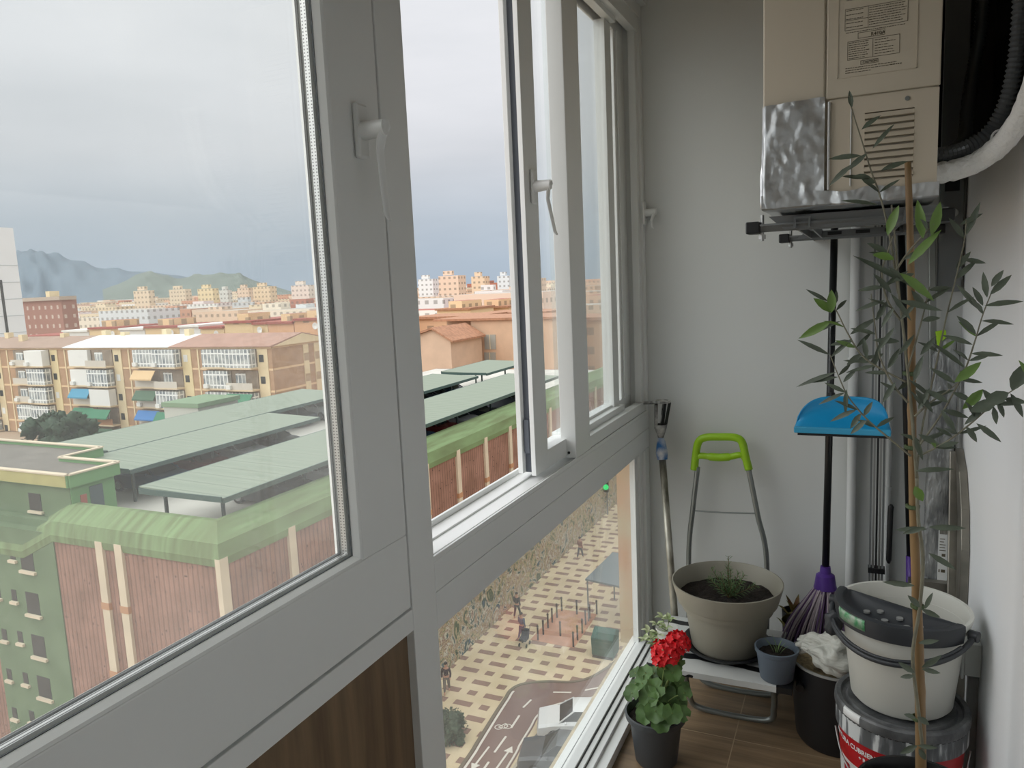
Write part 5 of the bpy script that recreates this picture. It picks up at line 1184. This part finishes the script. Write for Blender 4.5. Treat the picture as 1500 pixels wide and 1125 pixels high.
for zi, (xa, xb) in enumerate(zones):
    xm = xa+(xb-xa)*.42; xc = xb-(xb-xa)*.16
    B(xc, xb, YA_-.12, YA_, GZ, ZE-.3).build('cream_strip', M_YL if zi % 2 else M_CR, ab)
    for li, (zt_, zb_) in enumerate(levels):
        for (x0, x1, dep, ty) in ((xa, xm, .9, types[zi][li]), (xm, xc, 1.5, types2[zi][li])):
            bal = B(x0, x1, YA_-dep, YA_, zb_+.0, zb_+.22).build('balcony', M_SLAB, ab)
            rc_ = B(x0+.05, x1-.05, YA_-.25, YA_-.02, zb_+.22, zt_-.3).build('recess', M_SHAD, bal)  # flat slab, the shade of a recess is carried by its colour
            if ty in 'orwtbds': B(x0+.8, x0+2.6, YA_-.30, YA_-.24, zb_+.3, zt_-.7).build('balcony_door', M_GRID, bal)
            if (zi+li) % 2: B(x0+.3, x0+1.1, YA_-dep-.35, YA_-dep, zb_+.3, zb_+.85).build('air_unit', M_WBOX, bal)
            if ty in 'gypx': B(x0+.1, x1-.1, YA_-dep+.05, YA_-.26, zb_+.22, zt_-.32).build('glazing', M_GRID if ty != 'p' else M_WBOX, bal)
            else: B(x0+.05, x1-.05, YA_-dep+.03, YA_-dep+.10, zb_+.22, zb_+1.15).build('railing', M_RAIL if ty != 'w' else M_BRCK, bal)
            if ty in 'tbds' or ty == 'x' or (ty == 'w' and li == 3):
                k = {'t': 't', 'b': 'b', 'd': 'd', 's': 's', 'x': 'g', 'w': 'g'}[ty]
                MB().prism([(x0+.1, YA_-dep, zt_-.35), (x0+.1, YA_-dep-.9, zt_-1.55), (x0+.1, YA_-dep-.9, zt_-1.75), (x0+.1, YA_-dep, zt_-.45)], (x1-x0-.2, 0, 0)).build('awning', AW[k], bal)
        w_ = B(xc+.35, xc+1.15, YA_-.16, YA_-.1, zt_-2.1, zt_-1.1).build('window', M_WIN if (zi+li) % 3 else M_WBOX, ab)
for y in (85.3, 87.7):
    B(XE, XE+.10, y-.55, y+.55, GZ, ZE-.3).build('cream_strip', M_CR, ab)
    for z in (-7.6, -10.6, -13.6): B(XE+.08, XE+.13, y-.5, y+.5, z-.9, z+.2).build('window', mat('shutter_tan', '#b79c7c', .7), ab)
for xp in (-129.0, -114.4, -99.75, -85.5): B(xp-.12, xp+.12, YA_-.12, YA_, GZ, ZE-.28).build('downpipe', M_CR, ab)
b = MB()
for x, y in ((-137, 84), (-130, 82), (-122, 84), (-113, 85), (-108, 84.6), (-99, 85), (-93, 84)):
    c_ = B(x-.5, x+.5, y-.5, y+.5, ZE+.8, ZE+2.0+.3*(x % 2)).build('chimney', M_CR, ab)

# ================================================================== HOUSES BEHIND
M_RT = mat('red_tile', '#a85a4c', .9, var=.2, vs=1)
def fac(name, wall, roof, win='#6a6258', sx=3.2, sz=3.0, lo=.28, hi=.72):
    m, t, bs_ = base(name); co, o = objxyz(t); ge = N(t, 'ShaderNodeNewGeometry'); sn = N(t, 'ShaderNodeSeparateXYZ'); t.links.new(ge.outputs['True Normal'], sn.inputs[0])
    oi = N(t, 'ShaderNodeObjectInfo')
    u = math_(t, 'FRACT', math_(t, 'DIVIDE', math_(t, 'ADD', math_(t, 'ADD', o[0], o[1]), 500), sx)); v = math_(t, 'FRACT', math_(t, 'DIVIDE', math_(t, 'ADD', o[2], .4), sz))
    wn = math_(t, 'MULTIPLY', math_(t, 'MULTIPLY', math_(t, 'GREATER_THAN', u, lo), math_(t, 'LESS_THAN', u, hi)), math_(t, 'MULTIPLY', math_(t, 'GREATER_THAN', v, .38), math_(t, 'LESS_THAN', v, .78)))
    top = math_(t, 'GREATER_THAN', sn.outputs[2], .4); base_c = oi.outputs['Color'] if wall is None else lin(wall)
    c_ = mixc(t, math_(t, 'MULTIPLY', wn, .55), base_c, lin(win)); c_ = mixc(t, top, c_, lin(roof)); t.links.new(c_, bs_.inputs['Base Color']); bs_.inputs['Roughness'].default_value = .85; return m
F_RED = fac('city_red_roof', None, '#a8685a'); F_GREY = fac('city_grey_roof', None, '#b8b0a6')
def house(name, xa, xb, ya, yb, z1, wallc, roofm, label, cat='building', group=None, step=0):
    t_ = thing(name, ((xa+xb)/2, (ya+yb)/2, GZ), label, cat, group)
    w_ = B(xa, xb, ya, yb, GZ, z1).build('wall', F_GREY, t_); w_.color = (*lin(wallc), 1)
    B(xa-.3, xb+.3, ya-.5, yb+.3, z1, z1+.45).build('roof', roofm, t_)
    if step: w_ = B(xa+(xb-xa)*.3, xb-(xb-xa)*.3, ya+1, yb-1, z1+.45, z1+2.0).build('roof_room', F_RED, t_); w_.color = (*lin(wallc), 1)
    return t_
M_YC = '#e6cb9c'
seg = [(30, 92, 488, 'y'), (92, 130, 480, 'w'), (130, 175, 476, 'y'), (175, 212, 477, 'w'), (212, 262, 474, 'y'), (262, 293, 473, 'w'), (293, 328, 475, 'y'), (328, 370, 467, 'y'), (370, 392, 469, 'y'), (392, 430, 468, 'o'), (430, 474, 463, 'o'), (474, 540, 462, 'o')]
DESC = ['yellow house with red roof edge, first right of the brick office', 'white house between the two leftmost yellow houses', 'yellow house with red roof edge above the start of the white roof', 'white house with small windows above the middle of the white roof', 'yellow house with red penthouse above the white roof', 'white house above the right end of the white roof', 'yellow house above the seam of white and red-brown roofs', 'taller yellow house above the red-brown roof', 'small yellow house left of the peach houses', 'peach house, left of the three behind the gable end', 'peach house, middle of the three behind the gable end', 'peach house cut by the mullion behind the gable end']
for i, (pa, pb_, py, k) in enumerate(seg):
    Yh_ = 108; a_, c_ = at(pa, py+4, Y=Yh_), at(pb_, py+4, Y=Yh_)
    z1 = (a_.z+c_.z)/2-.3; t_ = thing('terrace_house', ((a_.x+c_.x)/2, Yh_+5, GZ), DESC[i], 'house')
    w_ = B(a_.x+.05, c_.x-.05, Yh_, Yh_+11, GZ, z1).build('wall', F_GREY, t_); w_.color = (*lin({'y': M_YC, 'w': '#e2e2dc', 'o': '#dfae84'}[k]), 1)
    B(a_.x+.05, c_.x-.05, Yh_-.4, Yh_+11, z1, z1+.4).build('roof', M_RT if k != 'w' else M_WBOX, t_)
    if i in (2, 4, 7, 9, 10): w_ = B(a_.x+1.5, c_.x-(c_.x-a_.x)*.4, Yh_+2, Yh_+8, z1+.4, z1+1.7).build('roof_room', F_RED, t_); w_.color = (*lin(M_YC), 1)
    if i % 2 == 0: b = MB(); b.lathe([(0, 0), (.5, .12), (.62, .25), (.58, .25), (0, .05)], (0, 0, 0), 16); b.v = [Vector((v.x, -v.z, v.y))+Vector((c_.x-1.6, Yh_-.3, z1-1.0)) for v in b.v]; b.build('satellite_dish', M_WBOX, t_, smooth=True)
# orange houses in the open window
oh = thing('gabled_house', (-50, 92, GZ), 'orange rendered house with tiled gable roof seen in the open window', 'house')
M_ORG = mat('orange_render', '#d8bba0', .85, var=.1, vs=.5); M_TIL = mat('clay_tile', '#b98a6c', .9, var=.25, vs=2)
a_, c_ = at(600, 500, Y=86).x, at(660, 500, Y=86).x; zr = at(633, 483, Y=86).z; ze = at(660, 500, Y=86).z
xm = at(634, 483, Y=86).x
MB().prism([(a_-3, 86, GZ), (c_, 86, GZ), (c_, 86, ze), (xm, 86, zr), (a_-3, 86, ze-.3)], (0, 9, 0)).build('wall', M_ORG, oh)
MB().prism([(c_+.5, 85.6, ze-.15), (xm, 85.6, zr+.05), (a_-3.4, 85.6, ze-.45), (a_-3.4, 85.6, ze-.2), (xm, 85.6, zr+.32), (c_+.5, 85.6, ze+.1)], (0, 9.8, 0)).build('roof', M_TIL, oh)
oh2 = thing('orange_apartment_house', (-45, 99, GZ), 'tall orange house with two shuttered windows in the open window', 'house')
a_, c_, d_ = at(690, 480, Y=96).x, at(752, 480, Y=96).x, at(655, 480, Y=99).x; z1 = at(715, 469, Y=96).z
B(a_, c_+6, 96, 108, GZ, z1).build('wall', mat('orange_render_pale', '#dab899', .85, var=.12, vs=.5), oh2); B(d_, a_, 99, 108, GZ, z1-.2).build('wall', M_ORG, oh2)
B(d_-.4, c_+6.3, 95.6, 108.3, z1, z1+.3).build('roof', M_TIL, oh2)
for y in (501, 527):
    p_ = at(718, y, Y=95.97); f_ = B(p_.x-.9, p_.x+.9, 95.92, 96.0, p_.z-1.05, p_.z+1.05).build('window', mat('grey_shutter', '#a9a79c', .7), oh2); B(p_.x-.04, p_.x+.04, 95.88, 95.93, p_.z-1.05, p_.z+1.05).build('window_bar', M_CR, f_)
for i, (pa, pb_, py, Yh_, k) in enumerate(((600, 700, 468, 122, '#e0b893'), (700, 800, 462, 135, '#d9b594'), (640, 689, 455, 150, '#ecd2a8'), (691, 745, 452, 164, '#e8c8a0'), (820, 900, 470, 110, '#d8b08a'))):
    a_, c_ = at(pa, py, Y=Yh_), at(pb_, py, Y=Yh_); house('row_house', a_.x, c_.x, Yh_, Yh_+12, a_.z, k, M_TIL, ['long peach house with brown roof behind the orange ones', 'dull peach house on the right behind the orange ones', 'pale yellow house with tiled roof in the second row', 'cream house with tiled roof in the second row', 'brown-peach house closing the view at the far pane'][i], step=1 if i in (2, 3) else 0)
# landmark blocks
FOOT = [(-400, -170, 185, 205), (-300, -20, 104, 164)]
def block(name, pa, pb_, ptop, Yh_, dep, wallc, roof, label, mt=None):
    a_, c_ = at(pa, ptop, Y=Yh_), at(pa+.72*(pb_-pa), ptop, Y=Yh_); e_ = at(pb_, ptop, Y=Yh_); dep = max(4, Yh_*(c_.x/e_.x-1)); t_ = thing(name, ((a_.x+c_.x)/2, Yh_, GZ), label, 'building'); w_ = B(a_.x, c_.x, Yh_, Yh_+dep, GZ, (a_.z+c_.z)/2).build('wall', mt or F_GREY, t_); w_.color = (*lin(wallc), 1); return t_, a_, c_
c_ = at(19, 334, Y=146); xt, zt_w = c_.x, c_.z
t_ = thing('white_tower', (xt-12, 134, GZ), 'tall white slab tower at the left edge with a dark vertical stripe', 'building')
B(xt-24, xt, 122, 146, GZ, zt_w).build('wall', mat('white_cladding', '#f2f5f6', .6, var=.04, vs=.3), t_)
ys = at(4, 430, X=xt+.1).y
B(xt, xt+.12, ys-.5, ys+.3, GZ, at(0, 410, X=xt+.1).z).build('dark_stripe', M_WIN, t_)
for z in (-12, -7, -2, 3, 8, 13): B(xt, xt+.07, 122, 146, z, z+.12).build('panel_joint', mat('joint_grey', '#a8b4b8', .7), t_)
t_, a_, c_ = block('brick_office', 31, 112, 440, 190, 30, '#9c6a5a', None, 'reddish-brown office block right of the white tower', fac('office', '#a07262', '#b0a496', '#e0d6c8', 3.6, 3.6, .35, .65))
B(a_.x+16, c_.x-10, 191, 195, at(60, 440, Y=190).z, at(60, 427, Y=190).z).build('roof_room', M_CR, t_)
B(a_.x-1, c_.x+.6, 189, 196, at(60, 440, Y=190).z-.2, at(60, 440, Y=190).z+1.2).build('roof', mat('roof_beige', '#b8a898', .9), t_)
lands = [(195, 226, 426, 330, '#e3c9a8', 'cream block with dark roof line, standing alone on the left skyline'), (247, 280, 424, 420, '#dcc6a4', 'cream tower with stepped top left of the castle hill'), (289, 320, 423, 360, '#ecd29c', 'yellow-cream tower left of the two grey towers'), (321, 338, 425, 400, '#cfd2cc', 'narrow grey-white tower beside the yellow-cream one'), (347, 370, 422, 440, '#e6c6a6', 'peach tower at the foot of the castle hill'), (370, 405, 420, 400, '#e9c9a0', 'wide peach tower block before the castle hill'), (426, 462, 418, 380, '#e8dccc', 'pale banded tower near the mullion'), (340, 385, 443, 300, '#c4ccd0', 'bluish-white low block before the peach towers'),
         (612, 642, 409, 420, '#eef2f2', 'white office block with banded windows at the left of the open window'), (642, 682, 404, 360, '#eecbae', 'peach tower cluster in the open window'), (690, 717, 405, 400, '#edcba4', 'light orange tower in the open window'), (728, 752, 404, 460, '#dfe8ee', 'pale blue-white block at the right of the open window'), (695, 752, 426, 300, '#eeeae8', 'low white terrace block in the open window'), (756, 800, 408, 380, '#e6cdb0', 'cream tower behind the sliding sash')]
for pa, pb_, py, Yh_, k, lab in lands:
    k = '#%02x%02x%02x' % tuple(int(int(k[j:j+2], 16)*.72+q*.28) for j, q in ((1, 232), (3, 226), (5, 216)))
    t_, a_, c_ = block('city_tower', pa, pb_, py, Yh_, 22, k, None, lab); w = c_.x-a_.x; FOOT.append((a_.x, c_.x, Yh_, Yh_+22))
    r_ = B(a_.x+w*.2, a_.x+w*.65, Yh_+1, Yh_+3.5, a_.z, a_.z+2.4).build('roof_room', F_GREY, t_); r_.color = (*lin(k), 1)
# the spread of the city, each building an object
random.seed(77); pal = {'cream': ['#e8dac0', '#e4d2b4', '#ece0cc'], 'peach': ['#e4c8ae', '#deba9c', '#e8d0bc'], 'white': ['#ecebe6', '#dfe3e4', '#f2efe8'], 'brick': ['#c08a70', '#b67a66', '#cf9c80']}
cnt = 0; protoc = {}
def citybox(k):
    if k not in protoc:
        b = MB().box(-.5, .5, 0, 1, 0, 1); b.keep_world = True; protoc[k] = b
    return protoc[k]
Yr = 178.0
while Yr < 1300:
    xs_ = -1.80*Yr; xe_ = -.25*Yr
    x = xs_+random.uniform(0, 10)
    while x < xe_:
        w_ = random.uniform(10, 20)*(1+Yr/380); g_ = random.uniform(.2, 3)*(1+Yr/300); dep = random.uniform(9, 14)*(1+Yr/700)
        k = random.choices(['cream', 'peach', 'white', 'brick'], [5, 5, 3, 2])[0]; colr = random.choice(pal[k])
        base_h = min(-7.5+(Yr-150)*.018, -2.0); zt_ = base_h+random.uniform(-3.5, 2.0)+(random.random() < .08)*random.uniform(2, 5)
        yo = random.uniform(0, Yr*.02)
        if any(x < f[1]+1 and x+w_ > f[0]-1 and Yr < f[3]+1 and Yr+dep+yo > f[2]-1 for f in FOOT): x += 4; continue
        b = MB().box(x, x+w_, Yr+yo, Yr+yo+dep, GZ, zt_)
        nrm = random.random()
        if nrm < .5: q = random.uniform(.1, .5); b.box(x+w_*q, x+w_*(q+.3), Yr+yo+dep*.3, Yr+yo+dep*.7, zt_, zt_+random.uniform(1.5, 2.6))
        rd = random.random() < .45
        o = b.build('city_building', F_RED if rd else F_GREY); o.color = (*lin(colr), 1)
        dist = 'nearest' if Yr < 260 else 'middle' if Yr < 480 else 'farthest'; sz = 'broad' if w_ > 16*(1+Yr/380) else 'narrow'; nm = 'brick-coloured' if k == 'brick' else k
        lab = '%s %s building, %s roof%s, %s rows of the distant city' % (sz, nm, 'red' if rd else 'grey', ' and rooftop room' if nrm < .5 else '', dist)
        tag(o, lab, 'building', lab.replace('building', 'buildings').replace(',', '')); cnt += 1
        x += w_+g_
    Yr *= 1.125
# hills
def hill(name, prof, Yh_, depth, m, lab):
    b = MB(); n = len(prof); pts = bez([(x, y, 0) for x, y in prof], 4); rows = 12; N_ = len(pts)
    for j in range(rows+1):
        k = j/rows
        for i, p in enumerate(pts):
            q = at(p.x, p.y, Y=Yh_); zz = GZ+(q.z-GZ)*sin(pi/2*k)**1.0; y = Yh_-depth*(1-k)
            nn = noise.noise(Vector((i*.35, j*.5, 2)))*(q.z-GZ)*.12*(1 if 0 < j < rows else 0)+noise.noise(Vector((i*1.1, 0, 7)))*(q.z-GZ)*.02
            b.v.append(Vector((q.x*(y/Yh_)*1.0, y, max(GZ-5, zz+nn))))
    b.f = [(j*N_+i, j*N_+i+1, (j+1)*N_+i+1, (j+1)*N_+i) for j in range(rows) for i in range(N_-1)]
    o = b.build(name, m, smooth=True); st(o); o['label'] = lab
hill('mountain', [(-120, 405), (-60, 392), (0, 384), (22, 374), (40, 369), (58, 369), (80, 376), (110, 383), (140, 392), (175, 397), (210, 399), (250, 404), (300, 414), (345, 422), (420, 432)], 7000, 2500, mat('hazed_mountain_slope', '#6b7a85', .95, var=.08, vs=.002), 'blue-grey mountain on the left skyline')  # distance haze is put into the blue-grey slope colour
hill('hill', [(150, 424), (180, 414), (205, 403), (217, 399), (240, 403), (262, 408), (285, 404), (310, 402), (335, 401), (352, 402), (368, 409), (392, 418), (420, 425), (450, 432)], 3600, 900, mat('hill_slope', '#727c74', .95, var=.14, vs=.006), 'low green-grey hill right of the mountain')
print('CITY', cnt)
